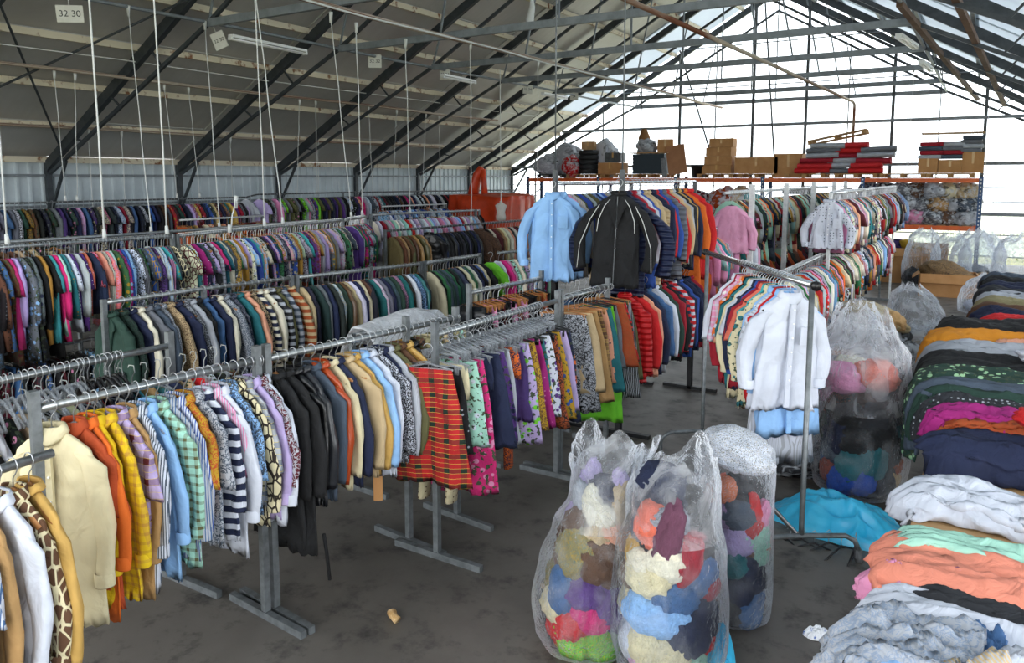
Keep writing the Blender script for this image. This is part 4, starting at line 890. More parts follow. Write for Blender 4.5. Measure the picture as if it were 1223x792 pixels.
def crump(seed, sub=4, a1=.3, a2=.16, sharp=1):
    k = ('crumple', seed, sub, a1, a2)
    if k in MESH: return MESH[k]
    bm = bmesh.new(); bmesh.ops.create_icosphere(bm, subdivisions=sub, radius=1); off = Vector((seed * 7.3, seed * 3.1, 1.7))
    for v in bm.verts:
        p = v.co.copy(); w = p + Vector((noise.noise(p * 1.6 + off), noise.noise(p * 1.6 - off), 0)) * .6
        r = 1 + a1 * noise.noise(w * 1.3 + off) + a2 * (1 - 2 * abs(noise.noise(w * 2.7 + off))) + a2 * .45 * (1 - 2 * abs(noise.noise(w * 6 - off)))
        v.co = p * r
    for f in bm.faces: f.smooth = True
    me = bpy.data.meshes.new('bundle'); bm.to_mesh(me); bm.free(); me.materials.append(PAT['plain']); MESH[k] = me; return me
def bundle(pos, size, col, label, pat='plain', c2='white', seed=0, rot=0, group=None, name='cloth_bundle', cat='clothes', lo=False):
    o = link(name, crump(seed % 7, 3 if lo else 4, .2, .13), None, pos, 0); o.scale = size; o.rotation_euler = (.25 * math.sin(rot * 3), .25 * math.cos(rot * 5), rot)
    paint(o, C.get(col, col), pat, C.get(c2, c2)); tag(o, label, cat, group); return o
m, nt, p = newmat('film_wrapped_cloth'); oi = nt.nodes.new('ShaderNodeObjectInfo'); v = coords(nt)
f1 = ramp(nt, noisef(nt, v, 1.6, 3, .5, .6), [(.52, (0, 0, 0, 1)), (.62, (.8, .8, .8, 1))]); f2 = ramp(nt, noisef(nt, v, 2.4, 3, .5, 1), [(.48, (0, 0, 0, 1)), (.62, (.75, .75, .75, 1))])
nt.links.new(mixc(nt, mixc(nt, oi.outputs['Color'], L4('2c2a2c'), f1), L4('cdd2d8'), f2), p.inputs['Base Color']); p.inputs['Roughness'].default_value = .25
bump(nt, p, noisef(nt, v, 9, 4, .6, 1.5), .6, .04); M['wrapped'] = m
def sack(x, y, z, rx, ry, rz_, col, label, seed=0, group=None, rot=0):
    o = link('clothes_sack', crump(seed % 7, 4, .25, .14), None, (x, y, z + rz_ * .86), rot); o.scale = (rx, ry, rz_)
    o.color = L4(C.get(col, col)); o.material_slots[0].link = 'OBJECT'; o.material_slots[0].material = M['wrapped']; tag(o, label, 'bag', group)
    return o
ZS = 2.685
# loads standing on the top beams
for x, y_, la in ((-13.3, .5, 'dark wooden pallet under the bags at the left end of the racking'), (-12.1, .5, 'wooden pallet under the black crate stack'), (-10.8, .5, 'wooden pallet under the brown cartons beside the tyres'), (-9.6, .5, 'red-edged pallet under the blue crate'),
        (-7.4, .45, 'wooden pallet under the tall carton stack'), (-6.1, .45, 'wooden pallet under the long carton'), (-4.7, .4, 'wooden pallet under the red and grey fabric rolls, left'), (-3.3, .4, 'wooden pallet under the red and grey fabric rolls, right'), (-2.1, .4, 'empty wooden pallet on the top beam between the loads'), (-.95, .4, 'wooden pallet under the fabric bolts at the right end')):
    pallet(x, YR + y_, ZS, la, mat='tyre' if x == -13.3 else 'pallet', w=1.15)
zt = ZS + .135
sack(-13.6, YR + .4, zt, .5, .4, .35, 'silver', 'pale grey bag at the left end on top of the racking', 1)
sack(-12.9, YR + .7, zt, .55, .4, .55, 'silver', 'tall milky bag behind the red bundle on the racking', 2)
sack(-12.55, YR + .15, zt, .3, .25, .33, 'red', 'red and blue bundle beside the black tyres on the racking', 3)
sack(-11.5, YR + .8, zt, .4, .3, .6, 'white', 'milky bag behind the black tyres on the racking', 4)
for k in range(5):
    b = MB(); r_, w_ = .34, .16
    b.rings([[(rr * math.cos(a), rr * math.sin(a), zz) for i in range(24) for a in [i * math.pi / 12]] for rr, zz in ((.2, .01), (r_ - .03, 0), (r_, .03), (r_, w_ - .03), (r_ - .03, w_), (.2, w_ - .01))], (False, False))
    o = b.build('tyre', M['tyre'], None, True, (-11.95, YR + .35, zt + k * .165)); tag(o, ['bottom black tyre of the stack on the racking', 'second black tyre from the bottom of the stack', 'middle black tyre of the stack on the racking', 'fourth black tyre from the bottom of the stack', 'topmost black tyre of the stack on the racking'][k], 'tyre', 'tyres stacked on the racking')
carton(-11.95, YR + .35, zt + 5 * .165 + .01, .45, .35, .28, 'small brown carton on top of the tyre stack', .2, 'board')
carton(-11.0, YR + .3, zt, .85, .6, .38, 'wide brown carton between the tyres and the blue crate')
carton(-11.0, YR + .45, zt + .4, .6, .4, .32, 'grey box on the wide brown carton', 0, 'galv_dark')
b = MB()
for k in range(6): b.box((-.55, -.38, k * .11), (.55, .38, k * .11 + .095))
for k in range(5): b.box((-.53, -.36, k * .11 + .09), (.53, .36, k * .11 + .115))
tag(b.build('crate_stack', simple('slate_crates', '24343c', .6), None, False, (-9.65, YR + .45, zt)), 'slate blue stacked crates under a board on the racking', 'crate')
tag(MB().box((-.65, -.42, 0), (.65, .42, .035)).build('board', M['board'], None, False, (-9.65, YR + .45, zt + .67), R(3)), 'plywood board lying on the slate crates', 'board')
sack(-9.85, YR + .4, zt + .69, .32, .25, .25, 'silver', 'clear bag of clothes on the plywood board', 5)
carton(-9.2, YR + .45, zt + .71, .5, .4, .42, 'brown carton on the plywood board', .3)
o = MB().box((-.3, -.02, 0), (.3, .02, .95)).build('panel', M['brown_panel'], None, False, (-8.62, YR + .1, zt)); o.rotation_euler = (R(-12), R(-10), R(10)); tag(o, 'reddish brown panel leaning against the crates', 'panel')
o = MB().box((-.08, -.01, 0), (.08, .01, .6)).build('panel', M['galv'], None, False, (-9.02, YR - .02, zt - .09)); o.rotation_euler = (0, R(-7), 0); tag(o, 'narrow grey panel leaning beside the brown panel', 'panel')
b = MB(); b.tube([(-9.95, YR + .5, zt + .7), (-9.97, YR + .5, zt + 1.2), (-9.97, YR + .5, zt + 1.5)], [.16, .2, .08], 12); tag(b.build('fabric_roll', M['carton_in'], None, True), 'brown upright roll rising behind the clear bag on the racking', 'roll')
b = MB(); n = 20
b.rings([[(r_ * math.cos(a), r_ * math.sin(a), z) for i in range(n) for a in [i * 2 * math.pi / n]] for r_, z in ((.2, 0), (.26, .36), (.285, .37), (.285, .4), (.25, .4), (.19, .03))]); tag(b.build('bucket', M['black_plastic'], None, True, (-8.0, YR + .3, ZS)), 'black bucket alone on the racking between crates and cartons', 'bucket')
for k, (w_, dx, la) in enumerate(((.92, -.02, 'bottom carton of the tall stack on the racking'), (.86, 0, 'second carton of the tall stack on the racking'), (.8, .03, 'third carton of the tall stack on the racking'), (.74, .08, 'top carton of the tall stack on the racking'))):
    carton(-7.35 + dx, YR + .4, zt + k * .275, w_, .6, .27, la, R((-2, 3, -1, 4)[k]))
carton(-6.15, YR + .4, zt, 1.3, .6, .5, 'long brown carton next to the tall carton stack')
carton(-5.2, YR + .4, zt - .13, .8, .6, .72, 'brown carton with raised flaps right of the long carton')
rr = random.Random(8); n = 0
RC = [('red', 'long red'), ('silver', 'long silver grey'), ('c8262c', 'bright red'), ('grey', 'grey'), ('crimson', 'dark red'), ('silver', 'pale grey')]
for lv in range(6):
    for k in range(3 if lv < 5 else 2):
        c, cn = RC[(lv * 2 + k * 3 + (lv > 2)) % 6]; xa = -4.95 + k * .72 + .08 * lv + rr.uniform(-.05, .05); z = zt + .07 + lv * .145; yy = YR + .1 + .05 * (k % 2)
        b = MB(); b.tube([(0, 0, 0), (rr.uniform(.8, .98), rr.uniform(-.02, .05), rr.uniform(-.02, .04))], [(.2, .088)] * 2, 14); o = b.build('fabric_roll', PAT['plain'], None, False, (xa, yy, z)); paint(o, C.get(c, c))
        tag(o, '%s fabric roll, layer %s of the pile, %s' % (cn, ('one', 'two', 'three', 'four', 'five', 'six')[lv], ('left end', 'middle', 'right end')[k]), 'roll', 'fabric rolls piled on the racking')
pallet(-3.85, YR + .3, zt + .98, 'wooden pallet lying tilted on top of the fabric rolls', 1.6, .7, 'pallet', 0, R(-11))
for k, (w_, la) in enumerate(((.48, 'left carton under the fabric bolts at the right end'), (.55, 'middle carton under the fabric bolts at the right end'), (.5, 'right carton under the fabric bolts at the right end'))):
    carton((-1.5, -.97, -.44)[k], YR + .35, zt, w_, .5, (.4, .36, .56)[k], la)
for k in range(12):
    c, cn = (('silver', 'grey'), ('crimson', 'dark red'), ('grey', 'charcoal grey'), ('slate', 'slate blue'))[(k * 3 + k // 4) % 4]; L_ = (.62, .55, .5)[k % 3]
    row_ = k // 3; x = (-1.45, -.95, -.5)[k % 3] + .04 * (row_ % 2); z = zt + (.44 if k % 3 < 2 else .6) + row_ * .115
    o = MB().box((-L_ / 2, -.2, -.056), (L_ / 2, .2, .056)).build('fabric_bolt', PAT['plain'], None, False, (x, YR + .3, z)); paint(o, C[c]); md = o.modifiers.new('round', 'BEVEL'); md.width = .03; md.segments = 2
    tag(o, '%s fabric bolt, %s of the stack, %s column' % (cn, ('lowest', 'second', 'third', 'topmost')[row_], ('left', 'middle', 'right')[k % 3]), 'fabric bolt', 'fabric bolts at the right end of the racking')
tag(MB().box((-.75, -.3, 0), (.75, .3, .03)).build('board', M['board'], None, False, (-.95, YR + .3, zt + 1.06)), 'plywood board topping the stack of fabric bolts', 'board')
# shelf level below
rr = random.Random(12); k = 0
CL = ['silver', 'brown', 'grey', 'charcoal', 'beige', 'slate', 'silver', 'tan', 'grey', 'silver', 'navy', 'cream']
for lv in range(3):
    for j in range(7):
        x = -2.95 + j * .405 + (lv % 2) * .12; c = 'pink' if (lv, j) in ((0, 2), (0, 3)) else CL[(k * 5) % 12]; k += 1
        sack(min(x, -.5), YR + .3 + .1 * (j % 2), 1.41 + lv * .36, .27, .3, .23, c, '%s clothes sack, %s layer, %s from the left in the right-hand bay' % (c, ('bottom', 'middle', 'top')[lv], ('first', 'second', 'third', 'fourth', 'fifth', 'sixth', 'seventh')[j]), k, 'clothes sacks on the right-hand shelf', rr.uniform(0, 6))
for i, (x, c, rx, rz_, la) in enumerate(((-8.0, 'maroon', .5, .45, 'reddish clothes sack on the shelf behind the red coats'), (-7.2, 'rust', .5, .5, 'rust-coloured clothes sack on the shelf behind the pink sweater'), (-6.6, 'beige', .45, .5, 'pale clothes sack on the shelf left of the blue cloth'), (-4.2, 'charcoal', .4, .3, 'dark clothes sack on the shelf under the fabric rolls'), (-3.6, 'silver', .35, .5, 'silvery clothes sack on the shelf behind the blouses'))):
    sack(x, YR + .4, 1.41, rx, .4, rz_, c, la, i + 2)
o = bundle((-6.1, YR + .2, 2.0), (.45, .3, .16), 'turquoise', 'turquoise cloth on the shelf left of the dark case', seed=2); 
b = MB(); b.box((-.45, -.25, 0), (.45, .25, .2)); o = b.build('suitcase', M['black_plastic'], None, False, (-4.9, YR + .35, 2.2)); tag(o, 'flat black case on the shelf above brown cartons', 'case'); md = o.modifiers.new('round', 'BEVEL'); md.width = .04; md.segments = 2
carton(-5.3, YR + .35, 1.41, .8, .6, .55, 'brown carton on the shelf under the black case, left'); carton(-4.55, YR + .35, 1.41, .6, .6, .5, 'brown carton on the shelf under the black case, right')
for x, la in ((-7.5, 'dark'), (-6.3, 'wine red')): pass
# ------------------------------------------------------------------ orange covered machine and hanging torso
t = thing('covered_machine', 'machine hidden under an orange tarpaulin by the left wall corner', 'machine', (-12.9, 19.6, 0))
def tarp(u, v):
    a = u * 2 * math.pi; q = v; rx, ry = 1.15, .9
    if q < .35: s = q / .35; x, y, z = rx * s, ry * s, 2.22 - .07 * s * s
    else: s = (q - .35) / .65; x, y, z = rx * (1 + .1 * s), ry * (1 + .1 * s), 2.15 - 2.1 * s
    c_, s_ = math.cos(a), math.sin(a); ex = .45
    f = 1 + (.05 * math.sin(a * 11 + v * 4) + .05 * noise.noise((c_ * 4, s_ * 4, z * 1.5))) * min(1, q * 2)
    return (x * math.copysign(abs(c_) ** ex, c_) * f, y * math.copysign(abs(s_) ** ex, s_) * f, z + .08 * noise.noise((c_ * 3 * q, s_ * 3 * q, 4)))
orange_tarp = simple('orange_tarpaulin', 'd2441c', .38, 0, 'a83412', 3, .3)
b = MB(); b.grid(tarp, 72, 20); o = b.build('tarpaulin', orange_tarp, t, True); solid(o, .01)
b = MB(); b.tube([(-.75, .1, 2.05), (-.68, .1, 2.4), (-.55, .1, 2.8), (-.42, .1, 3.0)], [(.24, .16), (.2, .14), (.18, .13), (.1, .1)], 14); b.tube([(-.3, .1, 2.05), (-.32, .1, 2.5), (-.36, .1, 2.95)], [(.12, .12), (.09, .09), (.08, .08)], 10); b.build('covered_mast', orange_tarp, t, True)
t = thing('mannequin_torso', 'small white mannequin torso hanging on a cord before the orange cover', 'mannequin', (-9.6, 15.0, 1.7))
b = MB(); b.rings([[(w_ * math.cos(a), d_ * math.sin(a), z) for i in range(20) for a in [i * math.pi / 10]] for w_, d_, z in ((.02, .02, 0), (.12, .08, .02), (.125, .085, .1), (.1, .075, .2), (.135, .09, .31), (.15, .08, .36), (.08, .05, .4), (.035, .035, .42), (.03, .03, .46))]); b.build('torso', M['dummy'], t, True)
MB().tube([(0, 0, .45), (-.02, 0, 3.45)], .008, 5).build('cord', M['cord'], t)
# ------------------------------------------------------------------ cords from the roof
def cord(x, y, zt_, zb, label, dx=0, dy=0, r=.008, knot=True, grp='white cords hanging from the roof'):
    r *= .66
    b = MB(); n = 6; b.tube([(x + dx * (1 - i / n) + .01 * math.sin(i * 2 + x), y + dy * (1 - i / n), zb + (zt_ - zb) * (1 - i / n) if False else zt_ + (zb - zt_) * i / n) for i in range(n + 1)], r, 6)
    t_ = thing('cord', label, 'cord', (0, 0, 0), 0, grp); b.build('strand', M['cord'], t_, True)
    if knot: MB().tube([(x + dx, y + dy, zt_ - .14), (x + dx + .01, y + dy, zt_ + .02)], [.022, .03], 6).build('knot', M['cord'], t_, True); MB().tube([(x, y, zb), (x - .01, y, zb + .1)], [.028, .018], 6).build('knot', M['cord'], t_, True)
def y_of(px, X): return -X / math.tan(math.atan(-(px - 611.5) / 917) + R(31.8))
OR = ['first', 'second', 'third', 'fourth', 'fifth', 'sixth', 'seventh', 'eighth', 'ninth', 'tenth', 'eleventh', 'twelfth', 'thirteenth', 'fourteenth', 'fifteenth']
for i, px_ in enumerate((80, 94, 213, 240, 356, 380, 446, 470, 505, 527)): cord(-14.5, y_of(px_, -14.5), 4.6, 2.27, '%s cord from the left between the upper rusty pipe and the wall row' % OR[i], .1, rr.uniform(-.25, .1), .011)
for i, px_ in enumerate((112, 151, 279, 382)): cord(-16.35, y_of(px_, -16.35), 3.7, 1.9, '%s cord from the left on the lower rusty pipe' % OR[i], 0, 0, .012)
for i, (px_, X, zt_, zb, w_) in enumerate(((7, -8.1, 7.9, 2.05, .014), (124, -8.05, 8.2, 2.05, .017), (199, -8.0, 8.2, 2.05, .015), (316, -8.25, 8.2, 2.05, .012), (338, -8.4, 5.2, 2.05, .012), (433, -8.95, 5.2, 2.05, .012), (420, -8.7, 5.2, 2.05, .01), (490, -9.2, 5.2, 2.05, .011))):
    cord(X, y_of(px_, X), zt_, zb, '%s thick white cord from the left holding the blouse rail' % OR[i], -.05, (-.3 if i in (4, 6) else 0), w_)
for i, px_ in enumerate((180, 262)): cord(-9.9, y_of(px_, -9.9), 5.4, 1.92, '%s white cord tied to the grey steel tube' % ('left' if i == 0 else 'right'), -1.95, (y_of(167, -11.85) if i == 0 else y_of(255, -11.85)) - y_of(px_, -9.9), .011)
for i, px_ in enumerate((563, 642)): cord(-8.4, y_of(px_, -8.4), 5.2, 1.85, 'thin cord from the cream pipe, %s of the mannequin torso' % ('left' if i == 0 else 'right'), 0, 0, .009)
cord(-8.0, 6.25, 2.45, 2.02, 'white cord looped in a hook over the blouse rail', -.12, .2, .013)
for x, y_, la in ((-1.9, 23.2, 'thin cord hanging straight before the gable at the right'), (-.15, 24.6, 'cord with a small weight hanging right of the racking')):
    cord(x, y_, 5.6, 2.0 if x > -1 else 2.9, la, 0, 0, .012)
# the white cloth tied high above the pipe
b = MB(); b.tube([(-8.3, y_of(634, -8.3), 5.75), (-8.34, y_of(634, -8.3), 5.95), (-8.28, y_of(634, -8.3), 6.2), (-8.3, y_of(634, -8.3), 6.5)], [.03, .09, .06, .02], 8); tag(b.build('rag', M['cord'], None, True), 'white rag knotted on a rod high above the middle pipe', 'rag')
# ------------------------------------------------------------------ clear bags with clothes
def plastic_bag(x, y, prof, label, seed, lean=(0, 0), neck=None, squash=1.0, n=72, rot=0):
    """prof (z, radius); neck: height above which the film is bunched"""
    t = thing('plastic_bag', label, 'bag', (x, y, 0)); keys = prof; nl = 46; off = seed * 11.3
    def ringrow(i):
        u = i / nl * (len(keys) - 1); j = min(int(u), len(keys) - 2); f = u - j; f2 = f * f * (3 - 2 * f) if j else f
        z, r_ = keys[j][0] + (keys[j + 1][0] - keys[j][0]) * f, keys[j][1] + (keys[j + 1][1] - keys[j][1]) * f2
        h = z / keys[-1][0]; up = max(0, (z - neck) / (keys[-1][0] - neck)) if neck else 0; out = []
        for k in range(n):
            a = 2 * math.pi * k / n; c_, s_ = math.cos(a), math.sin(a)
            rr_ = r_ * (1 + .07 * noise.noise((c_ * 1.6 + off, s_ * 1.6, z * 2.5)) + (.035 + .09 * up) * noise.noise((c_ * 4, s_ * 4 + off, z * 3.5)) + up * .14 * (1 - 2 * abs(noise.noise((c_ * 3 + off, s_ * 3, z * 1.5)))))
            zz = z + up * .2 * noise.noise((c_ * 1.2, s_ * 1.2, off)) + up * .05 * noise.noise((c_ * 3, s_ * 3, off))
            X, Y = rr_ * c_, rr_ * s_ * squash
            if rot: X, Y = X * math.cos(rot) - Y * math.sin(rot), X * math.sin(rot) + Y * math.cos(rot)
            out.append((X + lean[0] * h ** 1.3, Y + lean[1] * h ** 1.3, max(.003, zz)))
        return out
    rows = [ringrow(i) for i in range(nl + 1)]; b = MB(); cut = next((i for i in range(nl + 1) if keys[0][0] + (rows[i][0][2]) > (neck or 9)), nl)
    b.rings(rows[:cut + 1], (True, False)); b.build('film', M['film'], t, True)
    if cut < nl: b = MB(); b.rings(rows[cut:], (False, False)); b.build('bunched_neck', M['film_top'], t, True)
    return t
def fill_bag(x, y, prof, hh, cols, seed, where, squash=1, lean=(0, 0), size=.13):
    def RZ(z):
        for (za, ra), (zb_, rb) in zip(prof, prof[1:]):
            if z <= zb_: return ra + (rb - ra) * (z - za) / (zb_ - za)
        return prof[-1][1]
    r_ = random.Random(seed); nlev = max(2, int(hh / (size * 1.15))); i = 0; cols = [q for c_ in cols for q in ((c_,) if r_.random() < .5 else (c_, c_))]
    for lv in range(nlev):
        z = size * .8 + lv * (hh - size) / max(1, nlev - 1); h = z / prof[-1][0]; per = 8; R_ = min(RZ(z - size * .5), RZ(z + size * .5)) * .95; h = h ** 1.3
        for k in range(per):
            if i >= len(cols): return
            a = 2 * math.pi * (k + .5 * (lv % 2)) / per + r_.uniform(-.2, .2) - 2.2; f = cols[i].split(); c = f[0]; pt = f[1] if len(f) > 1 else 'plain'; c2 = f[2] if len(f) > 2 else 'white'
            i += 1; rad = R_ * .58; s = size * r_.uniform(.95, 1.15); side_ = ('front', 'right', 'back', 'left')[int(((a + math.pi * .75) % (2 * math.pi)) / (math.pi / 2)) % 4]
            bundle((x + rad * math.cos(a) + lean[0] * h, y + rad * math.sin(a) * squash + lean[1] * h, max(size * .8, z + r_.uniform(-.5, .5) * size)), (R_ * .3 * r_.uniform(.85, 1.1), R_ * r_.uniform(.3, .48), s * r_.uniform(.6, 1.15)), c, '%s %scloth bundle %s, %s side, %s' % (c, '' if pt == 'plain' else pt + ' ', ('at the bottom', 'low down', 'halfway up', 'in the upper part', 'near the top', 'at the very top', 'at the very top')[min(lv, 6)], side_, where), pt, c2, r_.randrange(7), a, 'clothes bundles ' + where)
        bundle((x + lean[0] * h, y + lean[1] * h, z), (R_ * .62, R_ * .62 * squash, size * 1.1), ('charcoal', 'navy', 'brown', 'slate')[lv % 4], '%s core cloth %s, %s' % (('charcoal', 'navy', 'brown', 'slate')[lv % 4], ('bottom', 'low', 'middle', 'upper', 'high', 'topmost', 'topmost')[min(lv, 6)], where), seed=lv, rot=lv, group='clothes bundles ' + where)
plastic_bag(-1.86, 3.84, [(0, .2), (.04, .3), (.25, .345), (.5, .33), (.7, .27), (.9, .2), (1.05, .2), (1.22, .23)], 'big clear plastic bag of clothes, leftmost of the three in front', 1, (.12, .06), .74)
fill_bag(-1.86, 3.84, [(0, .2), (.04, .3), (.25, .345), (.5, .33), (.7, .27), (.9, .2), (1.05, .2), (1.22, .23)], .88, ['red', 'lime floral yellow', 'crimson', 'black floral yellow', 'charcoal', 'red', 'fuchsia', 'purple', 'black striped silver', 'slate', 'cream', 'denim', 'purple', 'navy', 'charcoal paisley teal', 'denim', 'mustard paisley teal', 'brown', 'navy', 'brown', 'brown', 'beige', 'peach', 'brown', 'slate', 'lilac', 'ivory', 'beige', 'lilac', 'lilac', 'silver'], 3, 'in the leftmost front bag', lean=(.12, .06), size=.12)
plastic_bag(-1.35, 3.78, [(0, .2), (.04, .27), (.25, .31), (.5, .31), (.72, .3), (.9, .25), (1.05, .24), (1.2, .2)], 'big clear plastic bag of clothes, middle one in front with a navy cloth on top', 2, (0, .06), .82)
fill_bag(-1.35, 3.78, [(0, .2), (.04, .27), (.25, .31), (.5, .31), (.72, .3), (.9, .25), (1.05, .24), (1.2, .2)], .92, ['pink striped', 'mint', 'white', 'sky', 'cream', 'red', 'silver', 'pink', 'white', 'sky', 'navy', 'maroon', 'coral', 'beige', 'cream', 'denim', 'crimson', 'navy', 'peach', 'brown', 'ivory', 'crimson', 'black', 'slate', 'camel', 'coral', 'charcoal paisley white', 'black', 'navy', 'black', 'slate'], 5, 'in the middle front bag', size=.122)
bundle((-1.38, 3.72, 1.1), (.12, .1, .1), 'navy', 'navy cloth poking out of the middle front bag', seed=3)
bundle((-1.3, 3.6, .84), (.07, .05, .22), '4a2438', 'plum striped cloth in the opening of the middle front bag', 'striped', '8c5a72', seed=5)
plastic_bag(-1.2, 4.55, [(0, .17), (.04, .22), (.2, .23), (.5, .225), (.75, .235), (.95, .24), (1.06, .235)], 'tall slim clear plastic bag of clothes, rightmost in front', 3, (-.02, 0), None)
fill_bag(-1.2, 4.55, [(0, .17), (.04, .22), (.2, .23), (.5, .225), (.75, .235), (.95, .24), (1.06, .235)], 1.02, ['tan', 'charcoal', 'denim', 'brown', 'beige', 'blue', 'olive', 'navy', 'charcoal', 'denim', 'black', 'red', 'charcoal', 'teal', 'navy', 'mint', 'ivory dotted lime', 'charcoal', 'lilac', 'mint', 'coral', 'camel', 'pink paisley', 'lilac paisley maroon', 'slate', 'red', 'pink', 'charcoal', 'coral', 'orange floral'], 7, 'in the rightmost front bag', size=.12)
bundle((-1.2, 4.52, 1.07), (.2, .18, .11), 'white', 'white leaf-print cloth crowning the rightmost front bag', 'floral', 'c4beb4', seed=2)
plastic_bag(-.82, 7.02, [(0, .25), (.05, .36), (.3, .39), (.7, .37), (1.0, .36), (1.25, .33), (1.42, .24), (1.55, .2)], 'very large clear plastic bag standing behind the rolling rack', 4, (-.02, .02), .72)
fill_bag(-.82, 7.02, [(0, .25), (.05, .36), (.3, .39), (.7, .37), (1.0, .36), (1.25, .33), (1.42, .24), (1.55, .2)], .8, ['cobalt', 'cobalt', 'charcoal', 'beige', 'navy', 'charcoal paisley coral', 'teal', 'black', 'copper', 'denim', 'slate dotted white', 'navy', 'black', 'teal', 'maroon', 'charcoal floral coral', 'forest', 'black', 'charcoal', 'brown'], 9, 'in the very large clear bag', size=.165)
for i, (dx, dy, z, c) in enumerate(((-.15, -.1, 1.0, 'pink'), (.1, -.05, 1.05, 'coral'), (.18, .1, .95, 'charcoal'), (-.1, .12, 1.02, 'ivory'))): bundle((-.82 + dx, 7.02 + dy, z), (.17, .15, .12), c, c + ' cloth bundle at the top, in the very large clear bag', seed=i)
sack(-1.5, 7.2, 0, .38, .3, .2, 'charcoal', 'dark bag of clothes on the floor under the rolling rack', 4)
# middle distance bags on the floor
def soft_bag(x, y, r_, h, label, cols, seed, lean=(0, 0), top=.35, sq=1):
    plastic_bag(x, y, [(0, r_ * .7), (.04, r_), (h * .35, r_ * 1.05), (h * .6, r_ * .98), (h * .82, r_ * .78), (h, r_ * top)], label, seed, lean, h * .55, sq, 48)
    for i, c in enumerate(cols):
        a = i * 2.1 + seed; bundle((x + r_ * .45 * math.cos(a), y + r_ * .45 * math.sin(a) * sq, h * (.16 + .12 * (i // 3))), (r_ * .5, r_ * .5, h * .16), c, '%s cloth inside the %s' % (c, label), seed=i + seed, rot=a)
soft_bag(-1.75, 10.3, .66, 1.0, 'wide clear bag behind the very large bag', ['pink', 'white', 'ivory', 'silver', 'peach'], 5, (.15, .1), .55, .9)
soft_bag(-1.7, 12.4, .5, .85, 'clear bag with blue cloth left of the black sack', ['cobalt', 'white', 'silver'], 6, (.1, 0), .45)
soft_bag(-.8, 13.3, .42, 1.0, 'upright clear bag right of the black sack', ['silver', 'charcoal', 'tan'], 7, (-.15, .1), .3)
soft_bag(-.72, 11.9, .34, .7, 'milky lying bag nearest the black clothes pile', ['white', 'silver'], 8, (.05, 0), .5)
sack(-1.15, 11.4, 0, .42, .38, .42, 'black', 'black sack topped with beige clothes on the floor', 2)
bundle((-1.25, 11.35, .82), (.4, .34, .16), 'khaki', 'beige and olive printed clothes on the black sack', 'paisley', 'beige', 2); bundle((-1.05, 11.2, .8), (.2, .2, .13), 'tan', 'tan cloth hanging over the black sack', seed=3)
sack(-.25, 12.2, 0, .3, .3, .3, 'charcoal', 'charcoal clothes sack between milky bag and table', 5); sack(-.95, 9.6, 0, .28, .24, .2, 'charcoal', 'small dark bag on the floor behind the very large bag', 6)
carton(-.72, 20.2, 0, 1.15, .8, .52, 'open cardboard box on the floor before the heaped clear bags', R(4), open_=True)
carton(-1.95, 22.3, 0, 1.1, .8, .9, 'tall cardboard box full of clothes beside the right-hand rack', R(2), open_=True)
carton(-1.25, 23.2, 0, .8, .6, .95, 'brown cardboard box behind the tall full box', 0)
for i, (dx, c) in enumerate(((-.3, 'cobalt'), (0, 'violet'), (.25, 'mustard'), (.05, 'navy'))): bundle((-1.95 + dx, 22.3 + .1 * (i % 2), .95), (.25, .25, .13), c, '%s cloth heaped in the tall cardboard box' % c, seed=i, lo=True)
bundle((-.72, 20.2, .45), (.5, .35, .28), 'charcoal', 'charcoal clothes heaped in the open cardboard box', 'paisley', 'tan', 4)
for i, (x, y_, r_, h, cs, la) in enumerate(((-1.35, 21.3, .4, 1.45, ['silver', 'charcoal'], 'tall milky bag left of the heap before the racking'), (-.75, 21.9, .45, 1.3, ['charcoal', 'silver'], 'clear bag second from left in the heap before the racking'), (-.1, 21.4, .5, 1.35, ['silver', 'tan', 'charcoal'], 'clear bag in the middle of the heap before the racking'),
        (.6, 21.2, .5, 1.4, ['coral', 'silver', 'tan'], 'clear bag with reddish clothes in the heap'), (1.3, 21.0, .45, 1.3, ['denim', 'charcoal', 'crimson'], 'clear bag at the right edge of the heap'), (.0, 17.8, .42, .75, ['charcoal', 'white'], 'small milky bag before the heap, beside the far clothes pile'), (-.3, 23.0, .5, 1.35, ['grey', 'slate'], 'grey bag right under the racking shelf'))):
    soft_bag(x, y_, r_, h, la, cs, 20 + i, (0.05, 0), .3)
